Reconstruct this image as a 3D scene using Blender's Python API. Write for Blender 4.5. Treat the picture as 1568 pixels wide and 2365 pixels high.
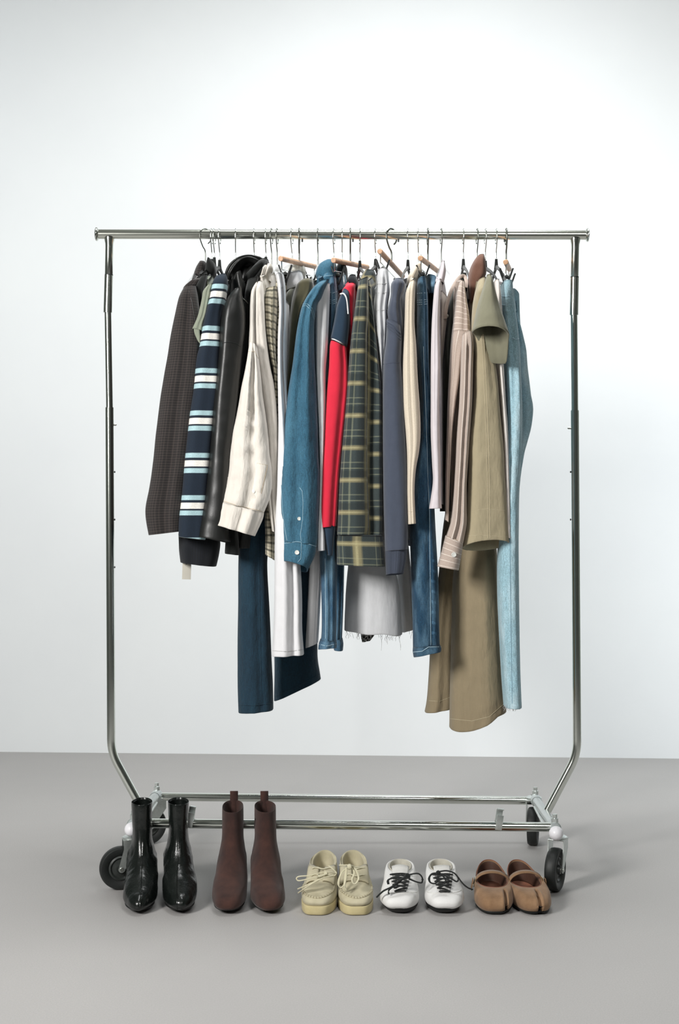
import bpy, bmesh, math, random
from mathutils import Vector, Matrix, noise
from mathutils.bvhtree import BVHTree

for o in list(bpy.data.objects):
    bpy.data.objects.remove(o)
S = bpy.context.scene
COL = S.collection

# ------------------------------------------------------------------ camera
CX, CY, F, D0, H = 797.0, 1190.0, 3240.0, 3.6, 0.9   # principal point, focal (px), distance of the rail, eye height
cd = bpy.data.cameras.new('camera')
cam = bpy.data.objects.new('camera', cd)
COL.objects.link(cam)
cam.location = (0, -D0, H)
cam.rotation_euler = (math.pi / 2, 0, 0)
cd.sensor_fit = 'VERTICAL'
cd.sensor_height = 36.0
cd.lens = 36.0 * F / 2365.0
cd.shift_x = (784.0 - CX) / 2365.0
cd.shift_y = (CY - 1182.5) / 2365.0
cd.clip_start = 0.05
S.camera = cam

# ------------------------------------------------------------------ light
w = bpy.data.worlds.new('world'); S.world = w
w.use_nodes = True
w.node_tree.nodes['Background'].inputs[0].default_value = (0.84, 0.96, 0.93, 1)
w.node_tree.nodes['Background'].inputs[1].default_value = 0.06
def area(name, loc, target, sx, sy, power, col=(1, 1, 1), spread=180):
    l = bpy.data.lights.new(name, 'AREA'); l.shape = 'RECTANGLE'
    l.size = sx; l.size_y = sy; l.energy = power; l.color = col; l.spread = math.radians(spread)
    o = bpy.data.objects.new(name, l); COL.objects.link(o)
    o.location = loc
    o.rotation_euler = (Vector(target) - Vector(loc)).to_track_quat('-Z', 'Y').to_euler()
    return o
area('key_softbox', (-1.9, -2.55, 1.85), (0.1, 0, 1.15), 0.6, 0.9, 50, (1.0, 0.985, 0.96), 120)
area('front_softbox', (0.9, -3.3, 2.9), (0.05, -0.6, 0.0), 1.0, 1.0, 9, (1.0, 0.99, 0.98), 100)
area('overhead_softbox', (0.15, 0.05, 3.2), (0.12, 0.08, 0.0), 1.1, 0.6, 56, (0.98, 1.0, 1.0))
area('wall_light_left', (-2.0, 0.35, 2.3), (-2.0, 1.7, 2.3), 0.6, 1.4, 8, (0.95, 0.985, 1.0))
area('wall_light_right', (1.8, 0.35, 0.9), (1.8, 1.7, 0.9), 0.6, 1.5, 16, (0.95, 0.985, 1.0))

S.view_settings.view_transform = 'Standard'
S.view_settings.look = 'None'
S.view_settings.gamma = 1.0
S.view_settings.use_curve_mapping = False
S.view_settings.exposure = 0.0

# ------------------------------------------------------------------ helpers
def P(x, y, Y=0.0):
    d = Y + D0
    return Vector(((x - CX) * d / F, Y, H - (y - CY) * d / F))
def lerp(a, b, t): return a + (b - a) * t
def sm(a, b, x):
    t = min(1, max(0, (x - a) / (b - a))); return t * t * (3 - 2 * t)
def hexc(h):
    h = h.lstrip('#'); c = [int(h[i:i + 2], 16) / 255 for i in (0, 2, 4)]
    return tuple((x / 12.92 if x <= .04045 else ((x + .055) / 1.055) ** 2.4) for x in c)

ORG = {}
def empty(name, loc, label=None, cat=None, group=None, parent=None):
    o = bpy.data.objects.new(name, None); COL.objects.link(o)
    o.empty_display_size = .05
    loc = Vector(loc)
    if parent:
        o.parent = parent; o.location = loc - ORG[parent]
    else: o.location = loc
    ORG[o] = loc
    if label: o['label'] = label
    if cat: o['category'] = cat
    if group: o['group'] = group
    return o
def mk(name, vs, fs, m, parent=None, uvs=None, smooth=True, label=None, sharp=None):
    """world-space vertices -> ONE mesh object (child of parent when given)"""
    org = ORG[parent] if parent else Vector((0, 0, 0))
    me = bpy.data.meshes.new(name)
    me.from_pydata([Vector(v) - org for v in vs], [], fs)
    if uvs:
        ul = me.uv_layers.new(name='UVMap')
        if len(uvs) == len(vs):
            for l in me.loops: ul.data[l.index].uv = uvs[l.vertex_index]
    for p in me.polygons: p.use_smooth = smooth
    if sharp:
        try: me.set_sharp_from_angle(angle=math.radians(sharp))
        except Exception: pass
    ms = m if isinstance(m, (list, tuple)) else [m]
    for x in ms: me.materials.append(x)
    o = bpy.data.objects.new(name, me); COL.objects.link(o)
    if parent: o.parent = parent
    ORG[o] = org
    if label: o['label'] = label
    return o
class MB:
    def __init__(s): s.v = []; s.f = []
    def add(s, v, f):
        n = len(s.v); s.v += [Vector(x) for x in v]; s.f += [tuple(i + n for i in q) for q in f]; return s
    def box(s, c, sz, R=None, bev=0.0):
        c = Vector(c); hx, hy, hz = [q / 2 for q in sz]
        b = bmesh.new(); bmesh.ops.create_cube(b, size=1)
        for q in b.verts: q.co = Vector((q.co.x * 2 * hx, q.co.y * 2 * hy, q.co.z * 2 * hz))
        if bev > 0: bmesh.ops.bevel(b, geom=list(b.edges), offset=bev, segments=2, affect='EDGES', profile=.6)
        b.verts.index_update()
        vs = [(R @ q.co if R else q.co.copy()) + c for q in b.verts]; fs = [[q.index for q in f.verts] for f in b.faces]
        b.free(); return s.add(vs, fs)
    def tube(s, pts, r, n=10, cap=True, flat=1.0, up=None):
        v, f = tube_geo(pts, r, n, cap, flat, up); return s.add(v, f)
    def lathe(s, prof, base, axis, n=24):
        """prof: (radius, height) pairs along axis"""
        axis = Vector(axis).normalized(); base = Vector(base)
        a = axis.orthogonal().normalized(); b = axis.cross(a)
        vs = []; fs = []
        for r, h in prof:
            for i in range(n):
                t = 2 * math.pi * i / n
                vs.append(base + axis * h + (a * math.cos(t) + b * math.sin(t)) * max(r, 1e-5))
        for j in range(len(prof) - 1):
            for i in range(n):
                k = (i + 1) % n
                fs.append((j * n + i, j * n + k, (j + 1) * n + k, (j + 1) * n + i))
        return s.add(vs, fs)
    def build(s, name, m, parent=None, label=None, smooth=True, sharp=40):
        return mk(name, s.v, s.f, m, parent, None, smooth, label, sharp)
def tube_geo(pts, r, n=10, cap=True, flat=1.0, up=None):
    pts = [Vector(p) for p in pts]; N = len(pts)
    rs = r if isinstance(r, (list, tuple)) else [r] * N
    vs = []; fs = []
    T0 = (pts[1] - pts[0]).normalized()
    a = (Vector(up) if up else T0.orthogonal()); a = (a - T0 * a.dot(T0)).normalized()
    for i, p in enumerate(pts):
        if i == 0: T = T0
        elif i == N - 1: T = (pts[-1] - pts[-2]).normalized()
        else:
            T = ((pts[i + 1] - p).normalized() + (p - pts[i - 1]).normalized())
            T = T.normalized() if T.length > 1e-6 else (pts[i + 1] - p).normalized()
        if up: a = Vector(up)
        a = a - T * a.dot(T)
        a = a.normalized() if a.length > 1e-6 else T.orthogonal().normalized()
        b = T.cross(a)
        for k in range(n):
            t = 2 * math.pi * k / n
            vs.append(p + (a * math.cos(t) * flat + b * math.sin(t)) * rs[i])
    for i in range(N - 1):
        for k in range(n):
            q = (k + 1) % n
            fs.append((i * n + k, i * n + q, (i + 1) * n + q, (i + 1) * n + k))
    if cap:
        fs.append(tuple(range(n - 1, -1, -1))); fs.append(tuple((N - 1) * n + k for k in range(n)))
    return vs, fs
def cr(p0, p1, p2, p3, t):
    return (p1 * 2 + (p2 - p0) * t + (p0 * 2 - p1 * 5 + p2 * 4 - p3) * t * t + (p1 * 3 - p0 - p2 * 3 + p3) * t * t * t) * .5
def spline(pts, per=6):
    pts = [Vector(p) for p in pts]
    if len(pts) < 3: return pts
    out = []
    for i in range(len(pts) - 1):
        a = pts[max(0, i - 1)]; d = pts[min(len(pts) - 1, i + 2)]
        for k in range(per): out.append(cr(a, pts[i], pts[i + 1], d, k / per))
    out.append(pts[-1]); return out
def smp(knots, x):
    if x <= knots[0][0]: return knots[0][1]
    for (a, b), (c, d) in zip(knots, knots[1:]):
        if x <= c: return lerp(b, d, (x - a) / (c - a))
    return knots[-1][1]

# ------------------------------------------------------------------ materials
class NT:
    def __init__(s, name):
        s.m = bpy.data.materials.new(name); s.m.use_nodes = True
        s.t = s.m.node_tree; s.b = s.t.nodes['Principled BSDF']
    def n(s, ty, **k):
        q = s.t.nodes.new(ty)
        for a, v in k.items(): setattr(q, a, v)
        return q
    def l(s, a, b): s.t.links.new(a, b)
    def math(s, op, a, b=None, c=None):
        q = s.n('ShaderNodeMath', operation=op)
        for i, x in enumerate((a, b, c)):
            if x is None: continue
            if isinstance(x, (int, float)): q.inputs[i].default_value = x
            else: s.l(x, q.inputs[i])
        return q.outputs[0]
    def mix(s, fac, a, b, mode='MIX'):
        q = s.n('ShaderNodeMix', data_type='RGBA', blend_type=mode)
        for i, x in ((0, fac), (6, a), (7, b)):
            if isinstance(x, (int, float)): q.inputs[i].default_value = x
            elif isinstance(x, (tuple, list)): q.inputs[i].default_value = (*x[:3], 1)
            else: s.l(x, q.inputs[i])
        return q.outputs[2]
    def coord(s, kind='Object', scale=(1, 1, 1)):
        tc = s.n('ShaderNodeTexCoord'); mp = s.n('ShaderNodeMapping')
        mp.inputs['Scale'].default_value = scale
        s.l(tc.outputs[kind], mp.inputs[0]); return mp.outputs[0]
    def noise(s, vec, scale, det=3, rough=.6):
        q = s.n('ShaderNodeTexNoise'); q.inputs['Scale'].default_value = scale
        q.inputs['Detail'].default_value = det; q.inputs['Roughness'].default_value = rough
        s.l(vec, q.inputs['Vector']); return q.outputs['Fac']
    def ramp(s, x, a, b):
        q = s.n('ShaderNodeMapRange'); s.l(x, q.inputs[0])
        q.inputs[1].default_value = a; q.inputs[2].default_value = b; return q.outputs[0]
    def bump(s, h, strength, dist=.001, normal=None):
        q = s.n('ShaderNodeBump'); q.inputs['Strength'].default_value = strength; q.inputs['Distance'].default_value = dist
        s.l(h, q.inputs['Height'])
        if normal is not None: s.l(normal, q.inputs['Normal'])
        s.l(q.outputs[0], s.b.inputs['Normal']); return q.outputs[0]
    def col(s, x):
        if isinstance(x, (tuple, list)): s.b.inputs['Base Color'].default_value = (*x[:3], 1)
        else: s.l(x, s.b.inputs['Base Color'])
    def set(s, **k):
        for a, v in k.items(): s.b.inputs[a.replace('_', ' ')].default_value = v
def mulc(c, k): return tuple(x * k for x in c)

def fabric(name, c, rough=.92, var=.12, wr=.35, weave=1.0, sheen=.15, wscale=26):
    t = NT(name); c = hexc(c) if isinstance(c, str) else c
    oc = t.coord('Object')
    n1 = t.noise(oc, 900, 2); n2 = t.noise(oc, 60, 4)
    f = t.math('ADD', t.math('MULTIPLY', n1, .6), t.math('MULTIPLY', n2, .4))
    t.col(t.mix(t.ramp(f, .3, .7), mulc(c, 1 - var), mulc(c, 1 + var)))
    t.set(Roughness=rough, Sheen_Weight=sheen)
    oc2 = t.coord('Object', (1, 1, .35))
    b1 = t.bump(t.noise(oc2, wscale, 3, .55), wr, .011)
    t.bump(n1, .25 * weave, .0006, b1)
    return t.m
def denim(name, c, light, fade=.5, wr=.45, seams=True):
    t = NT(name); c = hexc(c); light = hexc(light)
    oc = t.coord('Object')
    st = t.coord('Object', (900, 900, 60))
    n1 = t.noise(st, 1.0, 2); n2 = t.noise(oc, 380, 2); n3 = t.noise(t.coord('Object', (1, 1, .3)), 22, 4)
    f = t.math('ADD', t.math('MULTIPLY', n1, .5), t.math('MULTIPLY', n2, .5))
    f = t.ramp(f, .32, .68)
    f2 = t.ramp(n3, .42, .72)
    a = t.mix(f, mulc(c, .62), mulc(c, 1.45))
    t.col(t.mix(t.math('MULTIPLY', t.math('MULTIPLY', f2, fade), t.math('ADD', .5, t.math('MULTIPLY', f, .5))), a, light))
    t.set(Roughness=.93, Sheen_Weight=.1)
    b1 = t.bump(t.noise(t.coord('Object', (1, 1, .4)), 30, 4, .6), wr, .012)
    t.bump(f, .3, .0007, b1)
    return t.m
def bands(name, base, ub, vb, soft=.0006, rough=.92, wr=.35, noise_amt=.15, sheen=.15, grain=900):
    """plaid / stripes: ub, vb = lists of (period, offset, half width, colour, strength) in metres along u and v"""
    t = NT(name)
    tc = t.n('ShaderNodeTexCoord'); sep = t.n('ShaderNodeSeparateXYZ'); t.l(tc.outputs['UV'], sep.inputs[0])
    c = hexc(base)
    for ax, lst in ((0, ub), (1, vb)):
        for per, off, hw, colr, stg in lst:
            f = t.math('FRACT', t.math('ADD', t.math('DIVIDE', sep.outputs[ax], per), off / per + 100))
            d = t.math('MULTIPLY', t.math('ABSOLUTE', t.math('SUBTRACT', f, .5)), per)
            q = t.n('ShaderNodeMapRange'); t.l(d, q.inputs[0])
            q.inputs[1].default_value = hw + soft; q.inputs[2].default_value = max(hw - soft, 0); q.inputs[3].default_value = 0; q.inputs[4].default_value = stg
            c = t.mix(q.outputs[0], c, hexc(colr))
    oc = t.coord('Object'); n1 = t.noise(oc, grain, 2)
    k = t.math('ADD', 1 - noise_amt, t.math('MULTIPLY', t.ramp(n1, .3, .7), 2 * noise_amt))
    g = t.n('ShaderNodeCombineXYZ')
    for i in range(3): t.l(k, g.inputs[i])
    t.col(t.mix(1.0, c, g.outputs[0], 'MULTIPLY'))
    t.set(Roughness=rough, Sheen_Weight=sheen)
    b1 = t.bump(t.noise(t.coord('Object', (1, 1, .35)), 26, 3), wr, .006)
    t.bump(n1, .25, .0006, b1)
    return t.m
def plain(name, c, rough=.5, metal=0.0, bump=0.0, bscale=200, coat=0.0, var=0.0):
    t = NT(name); c = hexc(c) if isinstance(c, str) else c
    t.set(Roughness=rough, Metallic=metal, Coat_Weight=coat)
    oc = t.coord('Object'); n = t.noise(oc, bscale, 3)
    t.col(t.mix(t.ramp(n, .3, .7), mulc(c, 1 - var), mulc(c, 1 + var)))
    if bump: t.bump(n, bump, .001)
    return t.m

M = {}
M['chrome'] = plain('chrome', (.70, .73, .68), .18, 1.0, .02, 40)
M['rail_chrome'] = plain('worn_rail_chrome', (.70, .72, .65), .22, 1.0, .03, 60)
M['chrome_dull'] = plain('brushed_chrome', (.60, .62, .58), .28, 1.0, .04, 90)
M['zinc'] = plain('zinc_plate', (.62, .66, .64), .34, .9, .05, 150, var=.08)
M['painted'] = plain('pale_metal', '#c3cac9', .32, .55, .02, 100, var=.04)
M['white_plastic'] = plain('white_plastic', '#ecebef', .35)
M['rubber'] = plain('black_rubber', '#1a1d1c', .55, 0, .08, 300, var=.2)
M['hub'] = plain('dark_hub', '#2c302e', .4, .1, var=.2)
M['wire'] = plain('bright_wire', (.72, .74, .72), .16, 1.0)
M['dark_wire'] = plain('dark_wire', (.20, .21, .19), .30, 1.0)
M['black_plastic'] = plain('black_plastic', '#141717', .45, 0, .05, 300)
M['velvet'] = fabric('black_velvet_coating', '#0f1412', .85, wr=0, sheen=.3)
def clear():
    t = NT('clear_plastic'); t.set(Roughness=.12, IOR=1.45, Alpha=.32, Specular_IOR_Level=.8); t.col((.93, .94, .94)); return t.m
M['clear'] = clear()
def wood():
    t = NT('pale_beech'); v = t.coord('Object', (60, 4, 60)); n = t.noise(v, 2.5, 4)
    t.col(t.mix(t.ramp(n, .3, .7), hexc('#b98a66'), hexc('#dcb491'))); t.set(Roughness=.5); t.bump(n, .1, .0004); return t.m
M['wood'] = wood()
M['button'] = plain('shell_button', '#dfe0da', .3, coat=.4)
M['button_dark'] = plain('dark_button', '#6f6a60', .4)

# ------------------------------------------------------------------ room
t = NT('white_wall'); oc = t.coord('Object')
t.col(t.mix(t.ramp(t.noise(oc, 1.2, 4), .3, .7), hexc('#e9ecee'), hexc('#eff2f3'))); t.set(Roughness=.85); t.bump(t.noise(oc, 60, 4), .04, .002)
M['wall'] = t.m
t = NT('grey_floor'); oc = t.coord('Object')
n = t.noise(oc, 2.2, 5); n2 = t.noise(oc, 300, 2)
t.col(t.mix(t.ramp(n2, .3, .7), t.mix(t.ramp(n, .3, .7), hexc('#aaa7a6'), hexc('#b1aeac')), hexc('#a4a2a0'))); t.set(Roughness=.62)
t.bump(n2, .04, .0006); M['floor'] = t.m
M['ceiling'] = plain('grey_ceiling', '#8f928c', .9, bscale=3, var=.04)
M['sidewall'] = plain('grey_side_wall', '#7a7e78', .9, bscale=3, var=.04)
def slab(name, pts, m, th=.05, nrm=(0, 0, -1)):
    nrm = Vector(nrm) * th; n = len(pts)
    vs = [Vector(p) for p in pts] + [Vector(p) + nrm for p in pts]
    fs = [tuple(range(n)), tuple(range(2 * n - 1, n - 1, -1))] + [(i, i + n, (i + 1) % n + n, (i + 1) % n) for i in range(n)]
    b = bmesh.new(); bv = [b.verts.new(q) for q in vs]
    for f in fs: b.faces.new([bv[i] for i in f])
    bmesh.ops.recalc_face_normals(b, faces=b.faces); me = bpy.data.meshes.new(name); b.to_mesh(me); b.free()
    me.materials.append(m); o = bpy.data.objects.new(name, me); COL.objects.link(o); o['kind'] = 'structure'; return o
XL, XR, YB, ZC = -3.6, 3.6, -4.6, 3.3
def wy(x): return 1.66 + (x + 0.0) * -.058      # the wall runs a little out of square to the rack
slab('floor', [(XL, YB, 0), (XR, YB, 0), (XR, wy(XR) + .1, 0), (XL, wy(XL) + .1, 0)], M['floor'])
slab('wall_back', [(XL, wy(XL), 0), (XR, wy(XR), 0), (XR, wy(XR), ZC), (XL, wy(XL), ZC)], M['wall'], nrm=(0, 1, 0))
slab('ceiling', [(XL, YB, ZC), (XR, YB, ZC), (XR, wy(XR) + .1, ZC), (XL, wy(XL) + .1, ZC)], M['ceiling'], nrm=(0, 0, 1))
slab('wall_left', [(XL, YB, 0), (XL, wy(XL), 0), (XL, wy(XL), ZC), (XL, YB, ZC)], M['sidewall'], nrm=(-1, 0, 0))
slab('wall_right', [(XR, YB, 0), (XR, wy(XR), 0), (XR, wy(XR), ZC), (XR, YB, ZC)], M['sidewall'], nrm=(1, 0, 0))
slab('wall_front', [(XL, YB, 0), (XR, YB, 0), (XR, YB, ZC), (XL, YB, ZC)], M['sidewall'], nrm=(0, -1, 0))
# ------------------------------------------------------------------ clothes rack
RZ = P(0, 541, 0).z
RR = .0122
rack = empty('clothes_rack', (0, 0, 0), 'chrome rolling garment rack with a single top rail and four black casters on grey floor', 'clothes rack')
rl, rr_ = P(224, 541), P(1356, 543)
MB().tube([rl, rr_], RR, 32).build('rail', M['rail_chrome'], rack)
for p, s in ((rl, -1), (rr_, 1)):
    MB().lathe([(0, -.004), (.0135, -.004), (.016, -.002), (.0175, 0), (.0175, .002), (.015, .004), (0, .0045)], p, (s, 0, 0), 32).build('end_cap', M['chrome'], rack)
for x in (698, 815, 920, 1165):
    q = P(x, 553)
    MB().lathe([(0, 0), (.0022, 0), (.0022, .006), (0, .007)], q, (0, 0, -1), 10).build('rail_pin', M['hub'], rack)
def upright(tops, bend, foot, side):
    (x0, y0), (x1, y1), (x2, y2), (x3, y3) = tops
    a = P(x0, y0); b = P(x1, y1); c = P(x2, y2); d = P(x3, y3)
    ax = (b - a).normalized()
    L = (b - a).length
    MB().lathe([(.0135, -.004), (.0128, .004), (.0108, .012), (.0104, .02), (.0104, L), (.0096, L + .001)], a, ax, 28).build('rail_socket', M['chrome'], rack)
    MB().lathe([(.0108, 0), (.0108, .002), (.0096, .0025)], b - ax * .001, ax, 28).build('joint_ring', M['hub'], rack)
    L2 = (c - b).length
    MB().lathe([(.0098, .001), (.0112, .0015), (.0112, L2), (.009, L2 + .0005)], b, (c - b), 28).build('joint_sleeve', M['chrome'], rack)
    MB().tube([c - (c - b) * .1, d + (d - c) * .2], .0089, 28).build('inner_post', M['chrome'], rack)
    B = P(*bend, 0); Ft = P(*foot, 0)
    ax = (B - d)
    pts = [d] + [d + ax * k for k in (.2, .5, .8, .96)] + spline([B - ax.normalized() * .035, B, B + (Ft - B).normalized() * .035], 7)[1:] + [Ft]
    pts = [d, d.lerp(B, .5), d.lerp(B, .93)]
    p0 = B - ax.normalized() * .035; p2 = B + (Ft - B).normalized() * .035
    for k in range(9):
        t = k / 8; pts.append(p0 * (1 - t) ** 2 + B * 2 * t * (1 - t) + p2 * t * t)
    pts.append(Ft)
    MB().tube(pts, .0108, 28).build('outer_post', M['chrome'], rack)
    q = P(264 if side < 0 else 1316, 981 if side < 0 else 989)
    MB().lathe([(0, -.004), (.0028, -.004), (.0028, .004), (.0015, .006), (0, .006)], q, (-side, 0, 0), 14).build('spring_button', M['chrome_dull'], rack)
    for yy in (1090, 1200, 845 if side > 0 else 1310):
        xx = (264.5 if side < 0 else 1318) if yy != 845 else 1331
        MB().lathe([(0, 0), (.0026, .0), (.0026, .0012), (0, .0015)], P(xx, yy) + Vector((0, -.001, 0)), (-side, -.4, 0), 12).build('adjustment_hole', M['hub'], rack)
upright([(253, 552), (251.5, 635), (249, 722), (253, 941)], (257, 1738), (328, 1868), -1)
upright([(1328.5, 554), (1327, 640), (1325.5, 728), (1327.5, 948)], (1333, 1742), (1260, 1880), 1)

YF, YK = -.215, .255
def sidebar(fr, bk, s):
    f = P(*fr, YF); b = P(*bk, YK); ax = (b - f).normalized()
    MB().tube([f - ax * .012, b + ax * .012], .0125, 24).build('side_bar', M['painted'], rack, 'pale painted side bar between two casters')
    MB().tube([f + Vector((-s * .02, .03, -.004)), f.lerp(b, .78) + Vector((-s * .012, 0, -.006))], .0035, 10).build('brace_rod', M['zinc'], rack)
    for p, a2 in ((f, -ax), (b, ax)):
        MB().lathe([(.013, -.045), (.0150, -.042), (.0150, .008), (.013, .010), (0, .011)], p, a2, 28).build('joint_collar', M['painted'], rack)
    # front ball end
    c = f - ax * .030 + Vector((0, 0, -.008))
    MB().lathe([(.0172 * math.sin(math.pi * k / 12) + (1e-4 if k in (0, 12) else 0), -.0185 * math.cos(math.pi * k / 12)) for k in range(13)], c, -ax, 28).build('ball_end', M['white_plastic'], rack, 'round white plastic ball end')
    # bolts above the corners
    for p in (f, b):
        top = p + Vector((0, 0, .011))
        MB().lathe([(0, 0), (.0085, 0), (.0085, .012), (.006, .014), (.006, .022), (0, .022)], top, (0, 0, 1), 6).build('corner_bolt', M['zinc'], rack)
    return f, b
fl, bl = sidebar((308, 1903), (362, 1836), -1)
frt, brt = sidebar((1281, 1912), (1236, 1846), 1)
MB().tube([P(318, 1901, YF), P(1272, 1910, YF)], .0112, 28).build('front_bar', M['chrome'], rack)
MB().tube([P(372, 1840, YK), P(1230, 1849, YK)], .0112, 28).build('back_bar', M['chrome'], rack)
for x in (440, 1152):
    b = P(x, 1903 if x < 800 else 1909, YF)
    m = MB()
    R = Matrix.Rotation(.15, 3, 'Y')
    m.box(b + Vector((0, -.0125, .012)), (.016, .003, .036), R, .0008)
    m.box(b + Vector((.001, .0125, .020)), (.016, .003, .040), R, .0008)
    m.box(b + Vector((.001, 0, .011)), (.016, .026, .0026), R, .0006)
    m.box(b + Vector((.006, .008, .040)), (.014, .012, .0026), R, .0006)
    m.build('bar_clip', M['zinc'], rack, 'small bent metal clip on the front bar')
def caster(top, ang, tall=.0):
    """top = underside of corner; ang = swivel angle of the wheel's rolling direction (0 = along -Y)"""
    c = empty('caster', (top.x, top.y, 0), parent=rack)
    Rw = .0515; z = Rw
    d = Vector((math.sin(ang), -math.cos(ang), 0)); side = Vector((math.cos(ang), math.sin(ang), 0))
    hub = Vector((top.x, top.y, z)) + d * .026
    wd = .0135
    m = MB(); m.lathe([(.030, -wd * .55), (.034, -wd * .8), (.043, -wd), (Rw - .004, -wd), (Rw - .001, -wd * .75), (Rw, -wd * .3), (Rw, wd * .3), (Rw - .001, wd * .75), (Rw - .004, wd), (.043, wd), (.034, wd * .8), (.030, wd * .55), (.030, -wd * .55)], hub, side, 48)
    m.build('tyre', M['rubber'], c)
    MB().lathe([(.006, -wd), (.010, -wd), (.012, -wd * .6), (.022, -wd * .45), (.026, -wd * .75), (.030, -wd * .6), (.030, wd * .6), (.026, wd * .75), (.022, wd * .45), (.012, wd * .6), (.010, wd), (.006, wd), (.006, -wd)], hub, side, 36).build('wheel_hub', M['hub'], c)
    ftop = Vector((top.x, top.y, .118))
    m = MB()
    for s in (-1, 1):
        o = side * s * .0185
        a0 = ftop + o; h0 = hub + o
        w0, w1 = .021, .008
        # tapered cheek plate with rounded end round the axle
        out = []
        dirv = (h0 - a0).normalized(); pr = d
        out += [a0 + pr * w0 + Vector((0, 0, .002)), a0 - pr * w0 * .9 + Vector((0, 0, .002)), a0 - pr * w0 * .9 - Vector((0, 0, .022))]
        for k in range(9):
            t = math.pi * (1.0 + k / 8); out.append(h0 + d * (math.cos(t) * w1) + Vector((0, 0, math.sin(t) * w1)))
        out.append(a0 + pr * w0 - Vector((0, 0, .020)))
        n = len(out); th = side * s * .0012
        m.add([q - th for q in out] + [q + th for q in out], [tuple(range(n)), tuple(range(2 * n - 1, n - 1, -1))] + [(i, (i + 1) % n, (i + 1) % n + n, i + n) for i in range(n)])
    Rz = Matrix.Rotation(ang, 3, 'Z')
    m.box(ftop + Vector((0, 0, .002)), (.040, .044, .0028), Rz, .0012)
    m.build('fork', M['zinc'], c, smooth=False)
    MB().lathe([(0, -.022), (.0045, -.022), (.0055, -.020), (.0055, .020), (.0045, .022), (0, .022)], hub, side, 14).build('axle', M['chrome_dull'], c)
    zt = max(top.z, .125)
    MB().lathe([(.020, 0), (.022, .002), (.022, .006), (.017, .009), (.010, .010), (.008, .012), (.008, max(.013, zt - .118))], ftop + Vector((0, 0, .001)), (0, 0, 1), 28).build('swivel_plate', M['zinc'], c)
caster(fl + Vector((-.004, 0, -.010)), math.radians(-74))
caster(bl + Vector((0, 0, -.010)), math.radians(-55))
caster(frt + Vector((.008, 0, -.010)), math.radians(-24))
caster(brt + Vector((-.004, .0, -.010)), math.radians(-12))

# ------------------------------------------------------------------ hangers
def hook_pts(x, yaw, ztip, curl=.0195, spr=1.0):
    d = Vector((math.sin(yaw), -math.cos(yaw), 0))     # towards the room
    top = RZ + RR + .0018
    c = Vector((P(x, 541).x, 0, top - curl))
    pts = []
    for k in range(13):
        a = math.radians(lerp(-150, 62, k / 12))        # 0 = straight up, positive = towards camera
        pts.append(c + d * (math.sin(a) * curl) + Vector((0, 0, math.cos(a) * curl)))
    # run from free end (far, low) over the rail to the near side, then S-bend to the neck
    pts.append(c + d * (curl * .92) + Vector((0, 0, -curl * .35)))
    pts.append(c + d * (curl * .45) + Vector((0, 0, -curl * 1.35)))
    pts.append(c + Vector((0, 0, -curl * 2.0)))
    pts.append(Vector((c.x, 0, ztip)))
    pts = [p for i, p in enumerate(pts)]
    return spline(pts, 4)
HG = 'hangers along the top rail'
def hanger(x, y_neck, yaw, kind, label, arms='std'):
    X = P(x, 541).x
    zn = P(x, y_neck).z
    h = empty('clothes_hanger', (X, 0, zn), label, 'hanger', HG)
    dk = kind in ('rod',)
    mw = M['dark_wire'] if kind in ('rod', 'black_dark', 'clear_dark') else M['wire']
    r = .0021 if kind == 'rod' else .0014
    MB().tube(hook_pts(x, yaw if abs(yaw) > .3 else yaw * .6, zn - .006), r, 10).build('hook', mw, h)
    yaw = max(-.16, min(.12, yaw)); d = Vector((math.sin(yaw), -math.cos(yaw), 0))
    if kind != 'rod':
        m = M['velvet'] if kind.startswith('black') else M['clear']
        pts = [Vector((X, 0, zn + .004)), Vector((X, 0, zn - .010)), Vector((X, 0, zn - .022))]
        MB().tube(pts, [.0035, .0045, .006], 12).build('neck', m, h)
        for s in (1, -1):
            pp = [Vector((X, 0, zn - .018)), Vector((X, 0, zn - .024)) + d * s * .03, Vector((X, 0, zn - .048)) + d * s * .10, Vector((X, 0, zn - .085)) + d * s * .175]
            MB().tube(spline(pp, 5), [.0065 - .003 * k / 15 for k in range(16)], 10, flat=.55, up=(1, 0, 0)).build('arm', m, h)
    return h, d
HP = []   # (x, y_neck, yaw, kind, label)
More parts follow.
